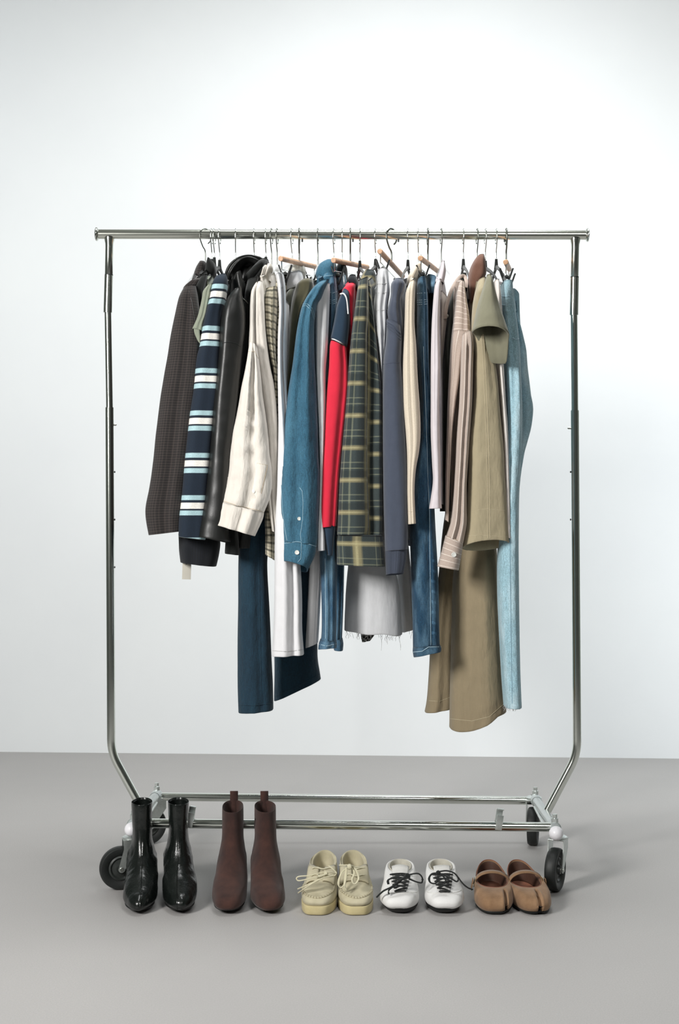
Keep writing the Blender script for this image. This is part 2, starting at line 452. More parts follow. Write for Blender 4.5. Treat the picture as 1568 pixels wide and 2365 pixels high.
H_ = [
 (474, 604, -.75, 'clear_dark', 'clear plastic hanger holding the dark checked blazer, first on the rail'),
 (489, 602, -.10, 'black', 'black flocked hanger holding the black knit top beside the checked blazer'),
 (495, 598, -.14, 'black', 'black flocked hanger holding the sage tee, third hook from the left'),
 (507, 604, -.12, 'black', 'black flocked hanger holding the navy striped sweater'),
 (544, 602, .10, 'clear', 'clear plastic hanger just left of the leather collar'),
 (587, 596, -.05, 'clear', 'clear plastic hanger rising from the black leather jacket'),
 (614, 597, -.06, 'black', 'black flocked hanger right of the leather collar'),
 (627, 605, -.20, 'clear_dark', 'clear plastic hanger holding the cream linen shirt'),
 (640, 606, -.15, 'clear_dark', 'clear plastic hanger just left of the first wooden rod'),
 (674, 594, -.22, 'clear', 'clear plastic hanger holding the cream and black checked shirt'),
 (734, 606, -.08, 'clear_dark', 'clear plastic hanger left of the denim shirt collar'),
 (771, 602, -.20, 'clear', 'clear plastic hanger holding the blue denim shirt'),
 (790, 604, .03, 'clear', 'clear plastic hanger behind the second wooden rod'),
 (831, 606, .10, 'black', 'black flocked hanger holding the red and navy rugby shirt'),
 (867, 602, -.20, 'black', 'black flocked hanger left of the third wooden rod holding the green flannel'),
 (942, 604, -.15, 'black', 'black flocked hanger holding the slate blue sweatshirt'),
 (966, 598, -.18, 'clear', 'clear plastic hanger holding the ribbed cream top'),
 (1019, 602, .12, 'clear_dark', 'clear plastic hanger holding the pale lilac shirt'),
 (1070, 602, .02, 'black', 'black flocked hanger holding the pinstriped shirt'),
 (1102, 598, .10, 'clear_dark', 'clear plastic hanger holding the khaki jacket with brown collar'),
 (1121, 606, .10, 'black', 'black flocked hanger holding the olive tee between khaki jacket and light jeans'),
 (1146, 602, .03, 'black', 'black flocked hanger holding the pale floral blouse'),
]
for a in H_: hanger(*a)
def rod_hanger(x, near, far, label, yaw=0.0):
    """near / far = (px, py) of the rod's two ends"""
    a = P(*near, -.175); b = P(*far, .175)
    mid = (a + b) / 2; X = mid.x
    h = empty('clip_hanger', (P(x, 541).x, 0, mid.z), label, 'hanger', 'wooden rod hangers with clips')
    MB().tube(hook_pts(x, yaw, mid.z, .0205), .0021, 10).build('hook', M['dark_wire'], h)
    ax = (b - a).normalized()
    Lr = (b - a).length
    MB().lathe([(0, 0), (.0052, 0), (.0066, .0015), (.0066, Lr - .0015), (.0052, Lr), (0, Lr)], a, ax, 24).build('rod', M['wood'], h)
    out = []
    cw = []
    for t, s in ((.03, 1), (.97, -1)):
        p = a.lerp(b, t)
        zb = p.z - .026
        wp = [p + Vector((0, 0, .008)), p + Vector((0, -s * .008, 0)), p + Vector((0, -s * .006, -.012)), Vector((p.x, p.y, zb))]
        cw.append(Vector((p.x, p.y, zb)))
        MB().tube(spline(wp, 4), .0014, 8).build('drop_wire', M['wire'], h)
    MB().tube([cw[0], cw[1]], .0014, 8).build('cross_wire', M['wire'], h)
    for t in (.10, .90):
        c = cw[0].lerp(cw[1], t)
        k = empty('clip', c, parent=h)
        m = MB()
        for s in (-1, 1):
            R = Matrix.Rotation(s * .34, 3, 'Y')
            m.box(c + Vector((s * .0085, 0, -.010)), (.0040, .020, .046), R, .0008)
        m.box(c + Vector((0, 0, -.010)), (.011, .017, .006), None, .001)
        m.build('jaw', M['black_plastic'], k)
        MB().tube([c + Vector((math.cos(q * .8) * .0035, -.010 + q * .0008, -.008 + math.sin(q * .8) * .0035)) for q in range(25)], .0006, 6).build('spring', M['chrome_dull'], k)
    return h
rod_hanger(691, (648, 597), (728, 616), 'wooden rod hanger leftmost of five, above the white jeans')
rod_hanger(809, (770, 601), (848, 617), 'wooden rod hanger above the blue jeans right of the denim shirt')
rod_hanger(904, (877, 580), (930, 638), 'wooden rod hanger above the pale grey frayed skirt', -.75)
rod_hanger(988, (971, 596), (1011, 626), 'wooden rod hanger above the mid blue jeans right of the cream rib top')
rod_hanger(1169, (1168, 605), (1176, 622), 'wooden rod hanger seen end-on, rightmost, above the light blue jeans')
# ------------------------------------------------------------------ cloth lofts
class Grid:
    """remembers a mesh so that seams and buttons can be laid on it"""
    def __init__(s, vs, fs): s.b = BVHTree.FromPolygons([Vector(v) for v in vs], fs)
    def hit(s, x, y):
        o = Vector((0, -D0, H)); d = (P(x, y, 0) - o).normalized()
        l, n, i, q = s.b.ray_cast(o, d)
        if l is None:
            l, n, i, q = s.b.find_nearest(P(x, y, -.22))
        if n.dot(d) > 0: n = -n
        return l, n
def loft(name, st, Y, b, m, parent, n=44, step=.008, folds=3, fa=.12, wr=.10, seed=0, creases=(), tilt=0.0, closed_bottom=False,
         uvz=False, shear=(0, 0), slope=0.0, pw=.75, far=False, label=None, u0=0.0, inner=.05, wav=0.0, topopen=False, elbow=0.0, hemdrop=None):
    """tube of cloth through stations (xl, yl, xr, yr[, depth half-thickness]) given at plane Y; fa/wr = fold and wrinkle depth relative to b"""
    A = []
    for q in st:
        L = P(q[0], q[1], Y); R = P(q[2], q[3], Y); A.append((L, R, (q[4] if len(q) > 4 else b)))
    # resample
    rows = []
    for i in range(len(A) - 1):
        a0 = A[max(0, i - 1)]; a1 = A[i]; a2 = A[i + 1]; a3 = A[min(len(A) - 1, i + 2)]
        ln = ((a1[0] + a1[1]) / 2 - (a2[0] + a2[1]) / 2).length
        k = max(1, int(math.ceil(ln / step)))
        for j in range(k):
            t = j / k
            rows.append((cr(a0[0], a1[0], a2[0], a3[0], t), cr(a0[1], a1[1], a2[1], a3[1], t), lerp(a1[2], a2[2], t)))
    rows.append(A[-1])
    rnd = random.Random(seed)
    ph = [rnd.uniform(0, 6.28) for _ in range(6)]; kk = [rnd.uniform(.8, 1.3) * folds * (1 + .55 * q) for q in range(3)]
    avgw = sum((r[1] - r[0]).length for r in rows) / len(rows)
    per = 2 * avgw + 2 * b * .8
    vs = []; uvs = []; cum = 0; prev = None; NR = len(rows)
    xm = None
    for j, (L, R, bb) in enumerate(rows):
        C = (L + R) / 2; e = (R - L); hw = e.length / 2; e = e.normalized() if hw > 1e-6 else Vector((1, 0, 0))
        if prev is not None: cum += (C - prev).length
        prev = C; v = j / (NR - 1)
        sh = lerp(shear[0], shear[1], v)
        wob = 1 + .035 * wr * 10 * noise.noise(Vector((cum * 14, seed * 1.7, 0)))
        for i in range(n):
            th = 2 * math.pi * i / n
            c, s_ = math.cos(th), math.sin(th)
            tx = math.copysign(abs(c) ** pw, c); ty = math.copysign(abs(s_) ** pw, s_)
            # vertical folds
            fo = 0
            for q in range(3):
                fo += math.sin(kk[q] * tx * 2.2 + ph[q] + (1 if s_ > 0 else 0) * 2 + 1.6 * noise.noise(Vector((cum * 3, q * 5 + seed, 0)))) * (.55 ** q)
            fo *= fa * sm(0, .12, v) * (1 - tx * tx * .75)
            w3 = noise.noise(Vector((tx * hw * 16 + seed * 3.1, cum * 30, s_ * .6 + seed))) + .6 * noise.noise(Vector((tx * hw * 50 + cum * 30, cum * 70, seed + 9)))
            am = wr * (1 + elbow * math.exp(-((v - .55) / .12) ** 2) + elbow * .8 * sm(.8, 1, v))
            cre = 0
            if s_ < 0:
                for cp, dp, cwid in creases: cre += dp * math.exp(-((tx - cp) / cwid) ** 2)
            dy = ty * bb * (1 + fo + am * w3 * (1 - tx * tx * .5) - cre)
            pos = C + e * (tx * hw * wob) + Vector((0, dy, 0))
            pos.x += sh * dy + wr * hw * .18 * noise.noise(Vector((cum * 25, s_ * 2, seed + 3)))
            if slope: pos.z -= slope * abs(ty) ** 1.5 * (1 - sm(0, .25, v))
            if tilt: pos.z += tilt * (-ty) * sm(.75, 1, v)
            if wav and v > .6: pos.z += wav * math.sin(tx * 6 + ph[0] + s_ * 1.3) * sm(.6, 1, v)
            if hemdrop and v > .5: pos.z += hemdrop(tx, ty) * sm(.5, 1, v)
            if far: pos.y = -pos.y; 
            vs.append(pos)
            uvs.append((u0 + th / (2 * math.pi) * per, (1.6 - pos.z) if uvz else cum))
    if far:
        fx, k = far
        for p in vs: p.x = fx + (fx - p.x) * k
    fs = []
    def q4(a, b_, c_, d_): fs.append((a, b_, c_, d_) if not far else (d_, c_, b_, a))
    def ringf(j0, j1):
        for i in range(n):
            k = (i + 1) % n; q4(j0 * n + i, j1 * n + i, j1 * n + k, j0 * n + k)
    for j in range(NR - 1): ringf(j, j + 1)
    last = NR - 1; cnt = NR
    base = [vs[last * n + i].copy() for i in range(n)]; cc = sum(base, Vector()) / n
    for k, (f, u) in enumerate(((.985, -.0012), (.93, 0.0), (.90, inner * .35), (.88, inner)) if not closed_bottom else ((.6, -.001), (.05, -.001))):
        mrow = 0 if closed_bottom or u <= 0 else min(last, int(round(u / step)))
        src = vs[(last - mrow) * n:(last - mrow + 1) * n]; c2 = sum(src, Vector()) / n
        for i in range(n):
            p = c2 + (src[i] - c2) * f
            if not closed_bottom: p.z = src[i].z
            if u < 0: p.z += u
            vs.append(p); uvs.append((uvs[last * n + i][0], cum))
        ringf(cnt - 1 if k else last, cnt); cnt += 1
    fs.append(tuple((cnt - 1) * n + i for i in range(n)) if not far else tuple((cnt - 1) * n + i for i in range(n - 1, -1, -1)))
    if topopen:
        base = [vs[i].copy() for i in range(n)]; cc = sum(base, Vector()) / n; start = cnt
        for k, (f, u) in enumerate(((.97, .001), (.9, .0), (.8, -.02), (.7, -.04))):
            for i in range(n):
                vs.append(cc + (base[i] - cc) * f + Vector((0, 0, u))); uvs.append(uvs[i])
            for i in range(n):
                q = (i + 1) % n; a = (cnt - 1) * n if k else 0
                q4(a + q, cnt * n + q, cnt * n + i, a + i)
            cnt += 1
        fs.append(tuple((cnt - 1) * n + i for i in range(n - 1, -1, -1)))
    else: fs.append(tuple(range(n)) if far else tuple(range(n - 1, -1, -1)))
    o = mk(name, vs, fs, m, parent, uvs, True, label)
    o['_'] = 0; del o['_']
    g = Grid(vs, [f for f in fs if len(f) == 4]); g.o = o; return g
def seam(g, px, m, parent, name='seam', r=.0007, off=.0003, per=None, flat=1.0, label=None):
    pts = []
    for (x0, y0), (x1, y1) in zip(px, px[1:]):
        k = max(2, int(math.hypot(x1 - x0, y1 - y0) / 5))
        for i in range(k):
            t = i / k; l, n_ = g.hit(lerp(x0, x1, t), lerp(y0, y1, t)); pts.append(l + n_ * off)
    l, n_ = g.hit(*px[-1]); pts.append(l + n_ * off)
    cl = [pts[0]]
    for p in pts[1:]:
        if .0005 < (p - cl[-1]).length < .03: cl.append(p)
    if len(cl) < 2: return None
    return MB().tube(cl, r, 6, flat=flat).build(name, m, parent, label)
def patch(g, px, m, parent, name, off=.0015, res=None, label=None):
    """four-cornered cloth piece laid on g: corners tl, tr, br, bl in px"""
    (ax, ay), (bx, by), (cx, cy), (dx, dy) = px
    nu = max(3, int(math.hypot(bx - ax, by - ay) / 4)); nv = max(3, int(math.hypot(dx - ax, dy - ay) / 4))
    vs = []; 
    for j in range(nv + 1):
        for i in range(nu + 1):
            u, v = i / nu, j / nv
            x = lerp(lerp(ax, bx, u), lerp(dx, cx, u), v); y = lerp(lerp(ay, by, u), lerp(dy, cy, u), v)
            l, n_ = g.hit(x, y); ed = .25 if (i in (0, nu) or j in (0, nv)) else 1
            vs.append(l + n_ * off * ed)
    w_ = nu + 1
    fs = [(j * w_ + i, (j + 1) * w_ + i, (j + 1) * w_ + i + 1, j * w_ + i + 1) for j in range(nv) for i in range(nu)]
    uvs = [(v.x, -v.z) for v in vs]
    return mk(name, vs, fs, m, parent, uvs, True, label)
def button(g, x, y, m, parent, r=.0052, label=None):
    l, n_ = g.hit(x, y)
    return MB().lathe([(0, 0), (r, 0), (r, .0012), (r * .88, .0022), (r * .6, .0016), (r * .3, .0016), (0, .0014)], l + n_ * .0004, n_, 20).build('button', m, parent, label)

def top(name, label, cat, hook, nt, nb, ytop, yhem, T, m, sleeve=None, seed=1, sl=.045, bf=.14, uvz=False, smat=None, sleeveY=-.212, sb=.036, far_k=.5,
        bw=.195, Tb=None, uvoff=0, sleeve_kw=None, group=None, body_kw=None):
    """a garment on a hanger, seen edge-on: body across the rail, one sleeve hanging towards the camera and one behind"""
    X = P(hook, 541).x
    r = empty(name, (X, 0, P(hook, yhem).z), label, cat, group)
    shear = []
    for px in (nt, nb):
        xn = P(px, 0, -bw).x; shear.append((xn - X) / (-bw))
    Tb = Tb or T * 1.5
    st = []
    for k, tt in ((0, .5), (.02, .8), (.08, 1.0), (.3, 1.0), (.6, 1.1), (1, 1)):
        hw = lerp(T, Tb, k) * tt
        y = lerp(ytop, yhem, k); st.append((hook - hw, y, hook + hw, y))
    kw = dict(n=60, step=.014, folds=5, fa=bf * .25, wr=.03, seed=seed, shear=tuple(shear), slope=sl, pw=.55, uvz=uvz)
    if body_kw: kw.update(body_kw)
    gb = loft('body', st, 0, bw, m, r, **kw)
    gs = None
    if sleeve:
        k2 = dict(seed=seed + 50, uvz=uvz); 
        if sleeve_kw: k2.update(sleeve_kw)
        gs = loft('sleeve', sleeve, sleeveY, sb, smat or m, r, **k2)
        k2['n'] = 24; k2['step'] = .02
        if far_k: loft('sleeve', sleeve, sleeveY, sb, smat or m, r, far=(X, far_k), **k2)
    return r, gb, gs

# 1 checked blazer
M['blazer'] = bands('dark_checked_wool', '#221e1d', [(.0062, 0, .0007, '#4d4441', .4), (.0062, .003, .0005, '#171415', .4)], [(.0062, 0, .0007, '#4d4441', .4), (.0062, .003, .0005, '#171415', .4)], wr=.3)
r, gb, g = top('blazer', 'dark brown checked wool blazer hanging leftmost on the rail', 'blazer', 474, 448, 432, 628, 1212, 13, M['blazer'],
   [(426, 664, 452, 660, .022), (414, 688, 458, 686, .034), (404, 730, 463, 735), (395, 775, 465, 775), (387, 826, 463, 826), (377, 880, 459, 880), (369, 935, 452, 935), (361, 1000, 446, 1000), (354, 1067, 438, 1067), (345, 1129, 430, 1129), (336, 1182, 425, 1180), (344, 1235, 420, 1226)],
   seed=3, sl=.05, sleeve_kw=dict(folds=2, fa=.10, wr=.05, creases=[(.15, .22, .14)], elbow=.5))
loft('collar', [(462, 611, 478, 611), (455, 620, 481, 618), (447, 640, 480, 640), (444, 650, 476, 652), (440, 662, 470, 664)], -.07, .05, M['blazer'], r, folds=1, fa=.05, wr=.04, seed=4, n=32, topopen=True)
loft('shoulder', [(452, 645, 468, 645, .02), (440, 655, 470, 652, .05), (425, 668, 462, 668, .05), (418, 690, 455, 692, .03)], -.165, .05, M['blazer'], r, folds=1, fa=.04, wr=.04, seed=5, n=32, closed_bottom=True)
seam(g, [(437, 672), (444, 700), (450, 740)], M['black_plastic'], r, r=.0006)

# 2 black top
M['black'] = fabric('black_knit', '#0d100f', .95, wr=.4)
M['black2'] = fabric('black_cotton', '#111413', .95, wr=.4)
r, gb, g = top('knit_pullover', 'black knit top between the checked blazer and the sage tee', 'top', 489, 461, 462, 622, 1170, 9, M['black'],
   [(464, 640, 480, 634, .02), (452, 665, 476, 660), (448, 700, 474, 700), (452, 780, 474, 780), (450, 900, 466, 900), (440, 1050, 455, 1050), (430, 1160, 445, 1160)], seed=8, sleeveY=-.185, sb=.03)
loft('collar', [(481, 601, 487, 601), (477, 612, 497, 610), (472, 630, 500, 628), (464, 650, 492, 648)], -.08, .04, M['black'], r, folds=1, fa=.05, wr=.08, seed=9, n=28)

# 3 sage tee
M['sage'] = fabric('sage_cotton', '#848a7a', .95, wr=.3)
r, gb, g = top('sage_tee', 'grey-green short sleeved tee tucked behind the striped sweater', 't-shirt', 494, 480, 468, 634, 1180, 7, M['sage'],
   [(480, 660, 494, 655, .016), (469, 674, 490, 672), (466, 692, 486, 692), (458, 727, 480, 727), (450, 748, 474, 745), (444, 762, 470, 768)], seed=11, sleeveY=-.238, sb=.02,
   sleeve_kw=dict(tilt=.004, hemdrop=lambda tx, ty: -.028 * sm(-.6, 1, ty) + .0, inner=.03, fa=.08, wr=.05))
loft('sleeve_lining', [(447, 757, 462, 757, .006), (449, 770, 462, 772, .006), (456, 786, 463, 794, .004)], -.25, .006, M['sage'], r, folds=1, wr=.03, n=16, closed_bottom=True)

# 4 navy striped sweater
vb = []
def zv(y, Y=-.245): return 1.6 - P(0, y, Y).z
for y0, y1, c in ((756, 767, '#a5c3c9'), (773, 787, '#e9e6df'), (791, 802, '#a5c3c9')):
    vc = zv((y0 + y1) / 2); per = .1005; vb.append((per, per / 2 - (vc % per), (y1 - y0) / 2 / 965, c, 1.0))
M['stripe'] = bands('navy_striped_knit', '#111f2e', [], vb, wr=.2, noise_amt=.25, sheen=.05)
M['navy_rib'] = bands('navy_rib_knit', '#0a1019', [(.004, 0, .001, '#05080d', .6)], [], wr=.1)
r, gb, g = top('striped_sweater', 'navy knit sweater with pale blue and white stripes and a paper tag below', 'sweater', 507, 500, 486, 640, 1240, 11, M['stripe'],
   [(500, 638, 521, 632, .012), (492, 652, 526, 650, .03), (485, 690, 521, 695), (476, 724, 514, 726), (468, 760, 512, 765), (462, 799, 512, 803), (454, 833, 510, 840), (448, 899, 508, 905), (439, 959, 500, 963), (429, 1050, 490, 1054), (421, 1141, 482, 1145), (414, 1200, 478, 1206), (413, 1238, 474, 1246)],
   seed=14, sleeveY=-.235, sb=.04, uvz=True, far_k=.6, sleeve_kw=dict(folds=1, fa=.06, wr=.025))
loft('hem_rib', [(413, 1232, 500, 1240, .06), (414, 1250, 508, 1252, .064), (415, 1272, 505, 1280, .064), (418, 1297, 499, 1307, .062)], -.14, .064, M['navy_rib'], r, folds=3, fa=.04, wr=.02, seed=15)
tg = MB(); tg.box(P(431, 1319, -.15), (.0215, .0012, .041), Matrix.Rotation(.03, 3, 'Y'), .0003); tg.build('paper_tag', plain('tag_paper', '#bdb9ae', .8), r, 'small beige paper tag')
MB().tube([P(429, 1292, -.15), P(430, 1304, -.1515)], .0008, 6).build('tag_string', M['black_plastic'], r)

# 5 hidden black jumper
r, gb, g = top('black_jumper', 'black jumper hanging between the striped sweater and the leather jacket', 'sweater', 544, 520, 512, 640, 1190, 12, M['black2'],
   [(508, 662, 528, 655, .02), (505, 700, 525, 700), (505, 800, 520, 800), (500, 950, 512, 950), (480, 1100, 495, 1100), (468, 1180, 486, 1180)], seed=18, sleeveY=-.17, sb=.03, far_k=0)

# 6 leather jacket
def leather(name, c, rough=.3, wr=.5, sc=55):
    t = NT(name); oc = t.coord('Object'); n1 = t.noise(oc, 420, 3); n2 = t.noise(t.coord('Object', (1, 1, .5)), sc, 4)
    t.col(hexc(c)); t.l(t.math('ADD', rough - .06, t.math('MULTIPLY', n1, .14)), t.b.inputs['Roughness'])
    b1 = t.bump(n2, wr, .004); t.bump(n1, .18, .0005, b1); t.set(Specular_IOR_Level=.55); return t.m
M['leather'] = leather('black_leather', '#171817', .42, .25, 20)
r, gb, g = top('leather_jacket', 'black leather jacket with a big folded collar and glossy sleeve', 'jacket', 587, 560, 530, 640, 1225, 18, M['leather'],
   [(540, 672, 558, 662, .02), (526, 690, 560, 686, .034), (514, 722, 566, 722), (509, 760, 566, 765), (507, 800, 562, 800), (502, 862, 556, 862), (494, 930, 550, 930), (490, 985, 545, 985), (484, 1060, 535, 1060), (474, 1150, 532, 1150), (462, 1215, 528, 1225), (458, 1238, 532, 1250)],
   seed=21, sleeveY=-.245, sb=.038, sleeve_kw=dict(folds=1, fa=.16, wr=.03, elbow=.5))
seam(g, [(514, 792), (530, 790), (545, 793), (556, 801)], M['black_plastic'], r, r=.0010, label='stitched elbow seam')
gl = loft('collar', [(519, 655, 534, 662, .03), (521, 633, 544, 645, .05), (530, 615, 553, 632, .055), (546, 603, 564, 619, .06), (564, 596, 577, 611, .06), (582, 594, 591, 614, .06), (603, 597, 597, 622, .05), (616, 604, 603, 628, .03), (622, 610, 610, 628, .02)], -.115, .055, M['leather'], r, folds=2, fa=.12, wr=.06, seed=22, closed_bottom=True)
loft('lapel', [(536, 640, 556, 625, .02), (530, 660, 560, 640, .02), (527, 690, 568, 665, .02), (530, 705, 560, 700, .012)], -.19, .02, M['leather'], r, folds=1, fa=.2, wr=.06, seed=23, closed_bottom=True)
loft('yoke', [(556, 618, 600, 614, .03), (552, 640, 604, 640, .04), (552, 680, 590, 690, .04), (556, 720, 586, 730, .03)], -.10, .04, M['leather'], r, folds=2, fa=.12, wr=.08, seed=24, closed_bottom=True)
loft('hem', [(500, 1180, 545, 1185, .03), (480, 1225, 556, 1232, .05), (470, 1240, 557, 1258, .05)], -.16, .05, M['leather'], r, folds=2, fa=.06, wr=.03, seed=25)
m = MB(); l0 = P(562, 680, -.235)
m.tube([P(558, 655, -.2), P(556, 675, -.215), P(560, 690, -.222), P(570, 698, -.22), P(577, 706, -.21)], .0022, 8, flat=.5); m.build('zip', M['dark_wire'], r, 'dark metal zip end')

# 7 black garment right of leather
r, gb, g = top('hooded_sweatshirt', 'black hooded top squeezed between the leather jacket and the cream linen shirt', 'hoodie', 614, 588, 545, 632, 1262, 12, M['black2'],
   [(572, 648, 598, 640, .02), (566, 680, 590, 676), (560, 740, 582, 740), (556, 850, 576, 850), (545, 980, 560, 980), (530, 1120, 545, 1120), (521, 1255, 552, 1258, .03), (520, 1277, 552, 1281, .03)], seed=28, sleeveY=-.19, sb=.03, far_k=0)
loft('hood', [(606, 598, 620, 601, .02), (596, 608, 622, 616, .05), (584, 622, 612, 634, .06), (566, 640, 598, 655, .06), (558, 662, 590, 676, .05), (560, 700, 584, 706, .04)], -.12, .05, M['black2'], r, folds=2, fa=.2, wr=.15, seed=29, closed_bottom=True)

# 8 cream linen shirt
M['linen'] = fabric('cream_linen', '#d7d1c8', .9, var=.05, wr=.55, wscale=40)
M['linen_thread'] = fabric('linen_thread', '#b9a88e', .9, wr=0)
r, gb, g = top('linen_shirt', 'crinkled cream linen shirt with a buttoned sleeve placket', 'shirt', 627, 603, 634, 628, 1224, 12, M['linen'],
   [(577, 788, 594, 800, .026), (574, 808, 597, 826, .030), (567, 850, 602, 862, .034), (559, 890, 606, 911), (549, 950, 613, 960), (538, 1000, 619, 1005), (533, 1040, 623, 1050), (529, 1085, 628, 1088), (524, 1110, 628, 1128), (517, 1140, 622, 1155), (512, 1158, 611, 1183)],
   seed=31, sleeveY=-.258, sb=.040, far_k=0, sleeve_kw=dict(folds=2, fa=.16, wr=.13, elbow=.8, creases=[(.1, .25, .12)]))
loft('cuff', [(511, 1158, 610, 1184, .038), (507, 1180, 606, 1200, .040), (500, 1211, 590, 1237, .040)], -.258, .04, M['linen'], r, folds=3, fa=.16, wr=.10, seed=33)
patch(g, [(595, 1070), (617, 1074), (602, 1138), (583, 1132)], M['linen'], r, 'placket', .0018)
seam(g, [(594, 1070), (618, 1075), (610, 1110), (603, 1140)], M['linen_thread'], r, r=.0006)
seam(g, [(513, 1156), (550, 1168), (610, 1182)], M['linen_thread'], r, r=.0006)
seam(g, [(574, 812), (588, 812), (596, 828)], M['linen_thread'], r, r=.0006)
button(g, 587, 1134, M['button'], r)
# upper front of the shirt that falls straight from the shoulder
g2 = loft('front_panel', [(590, 656, 606, 650, .02), (581, 675, 609, 672, .04), (578, 704, 611, 712, .045), (576, 755, 614, 765, .045), (574, 802, 622, 833, .045), (580, 840, 632, 882, .045), (590, 900, 637, 915, .045), (600, 960, 641, 960, .045), (606, 1000, 643, 1000, .045), (612, 1080, 645, 1080, .045), (618, 1160, 646, 1160, .04), (628, 1225, 648, 1232, .03)], -.215, .045, M['linen'], r, folds=1, fa=.14, wr=.06, seed=34, creases=[(-.25, .45, .10)])
loft('collar', [(611, 616, 628, 613, .03), (602, 625, 630, 622, .04), (600, 638, 624, 634, .04), (596, 650, 616, 650, .03), (588, 660, 606, 660, .03)], -.13, .04, M['linen'], r, folds=2, fa=.12, wr=.06, seed=35, topopen=True)

# 9 dark jeans
M['dark_denim'] = denim('dark_indigo_denim', '#0e2b3b', '#1b4456', .5, .6)
def legs(name, label, hookx, near, farst, m, hem_m=None, seed=0, Yn=-.12, Yf=.10, b=.06, bf=.06, kwn=None, kwf=None, group=None, ybase=None):
    X = P(hookx, 541).x
    yb = max(near[-1][1], near[-1][3])
    r = empty(name, (X, 0, P(0, yb, Yn).z), label, 'jeans' if 'jeans' in name else ('skirt' if 'skirt' in name else 'trousers'), group)
    k1 = dict(folds=2, fa=.08, wr=.04, seed=seed); k1.update(kwn or {})
    g = loft('leg' if 'skirt' not in name else 'panel', near, Yn, b, m, r, **k1)
    gf = None
    if farst:
        k2 = dict(folds=2, fa=.08, wr=.04, seed=seed + 1); k2.update(kwf or {})
        gf = loft('leg' if 'skirt' not in name else 'panel', farst, Yf, bf, m, r, **k2)
        # hips: the deep front and seat that join the two legs
        def mid(st, Y, y):
            return smp([((q[1] + q[3]) / 2, P((q[0] + q[2]) / 2, 0, Y).x) for q in st], y)
        Yc = (Yn + Yf) / 2; hb = (Yf - Yn) / 2 + .02; y0 = max(near[0][1], farst[0][1]) + 12; hs = []
        for y, hw in ((y0, 5), (y0 + 60, 7), (y0 + 140, 8), (y0 + 210, 6), (y0 + 245, 3)):
            xc = CX + (mid(near, Yn, y) + mid(farst, Yf, y)) / 2 * F / (Yc + D0); hs.append((xc - hw, y, xc + hw, y))
        sh = lambda y: (mid(near, Yn, y) - mid(farst, Yf, y)) / (Yn - Yf)
        loft('hips', hs, Yc, hb, m, r, shear=(sh(y0), sh(y0 + 245)), folds=3, fa=.03, wr=.02, pw=.5, seed=seed + 9, n=40, step=.015, closed_bottom=True)
    return r, g, gf
r, g, gf = legs('dark_jeans', 'long dark indigo jeans hanging lowest at the left of the rack', 640,
   [(612, 690, 630, 690), (606, 800, 628, 800), (598, 950, 630, 950), (570, 1100, 632, 1100), (553, 1220, 626, 1225), (551, 1300, 617, 1300), (550, 1400, 622, 1400), (549, 1500, 626, 1500), (549, 1580, 630, 1575), (551, 1643, 631, 1637)],
   [(650, 700, 668, 700), (652, 950, 690, 950), (650, 1200, 700, 1200), (645, 1350, 728, 1350), (634, 1450, 732, 1450), (634, 1540, 734, 1520), (633, 1600, 739, 1555), (633, 1617, 741, 1567)], M['dark_denim'], seed=41, Yn=-.10, Yf=.10, b=.05, bf=.05)
for gg, a, b_ in ((g, (553, 1628), (629, 1624)), (gf, (637, 1608), (738, 1557))): seam(gg, [a, ((a[0] + b_[0]) / 2, (a[1] + b_[1]) / 2 + 3), b_], M['dark_denim'], r, r=.001, label='hem stitching')
seam(g, [(598, 1240), (600, 1400), (604, 1620)], M['dark_denim'], r, r=.001)
loft('waistband', [(628, 700, 640, 700), (626, 740, 640, 740)], -.02, .13, M['dark_denim'], r, folds=1, fa=.02, wr=.02, pw=.5, seed=3)

# 10 checked shirt
M['check'] = bands('cream_black_check', '#c2bba6', [(.0170, .004, .0026, '#26281f', .8)], [(.0185, 0, .0026, '#26281f', .8), (.0185, .009, .0006, '#4a4a3c', .5)], soft=.0009, wr=.4)
r, gb, g = top('checked_shirt', 'cream and black checked shirt squeezed between the linen shirt and white jeans', 'shirt', 674, 640, 630, 632, 1238, 9, M['check'],
   [(614, 668, 640, 662, .02), (609, 690, 641, 692), (609, 716, 640, 724), (614, 770, 637, 775), (624, 822, 638, 826), (632, 866, 643, 870), (634, 950, 644, 950), (626, 1060, 640, 1060), (615, 1150, 636, 1150), (612, 1188, 636, 1190), (613, 1240, 637, 1240), (613, 1279, 638, 1294)],
   seed=44, sleeveY=-.195, sb=.03, far_k=0, sleeve_kw=dict(fa=.14, wr=.06, creases=[(.2, .3, .15)]))
loft('collar', [(672, 612, 700, 612, .04), (666, 622, 706, 622, .05), (664, 640, 704, 645, .05), (655, 660, 695, 660, .04)], .06, .05, bands('pale_check', '#d6d4cb', [(.0165, 0, .0022, '#8c8c84', .6)], [(.0165, 0, .002, '#8c8c84', .6)], wr=.2), r, folds=2, fa=.08, wr=.05, seed=45, topopen=True)
seam(g, [(613, 1240), (625, 1242), (637, 1240)], M['button_dark'], r, r=.0006)

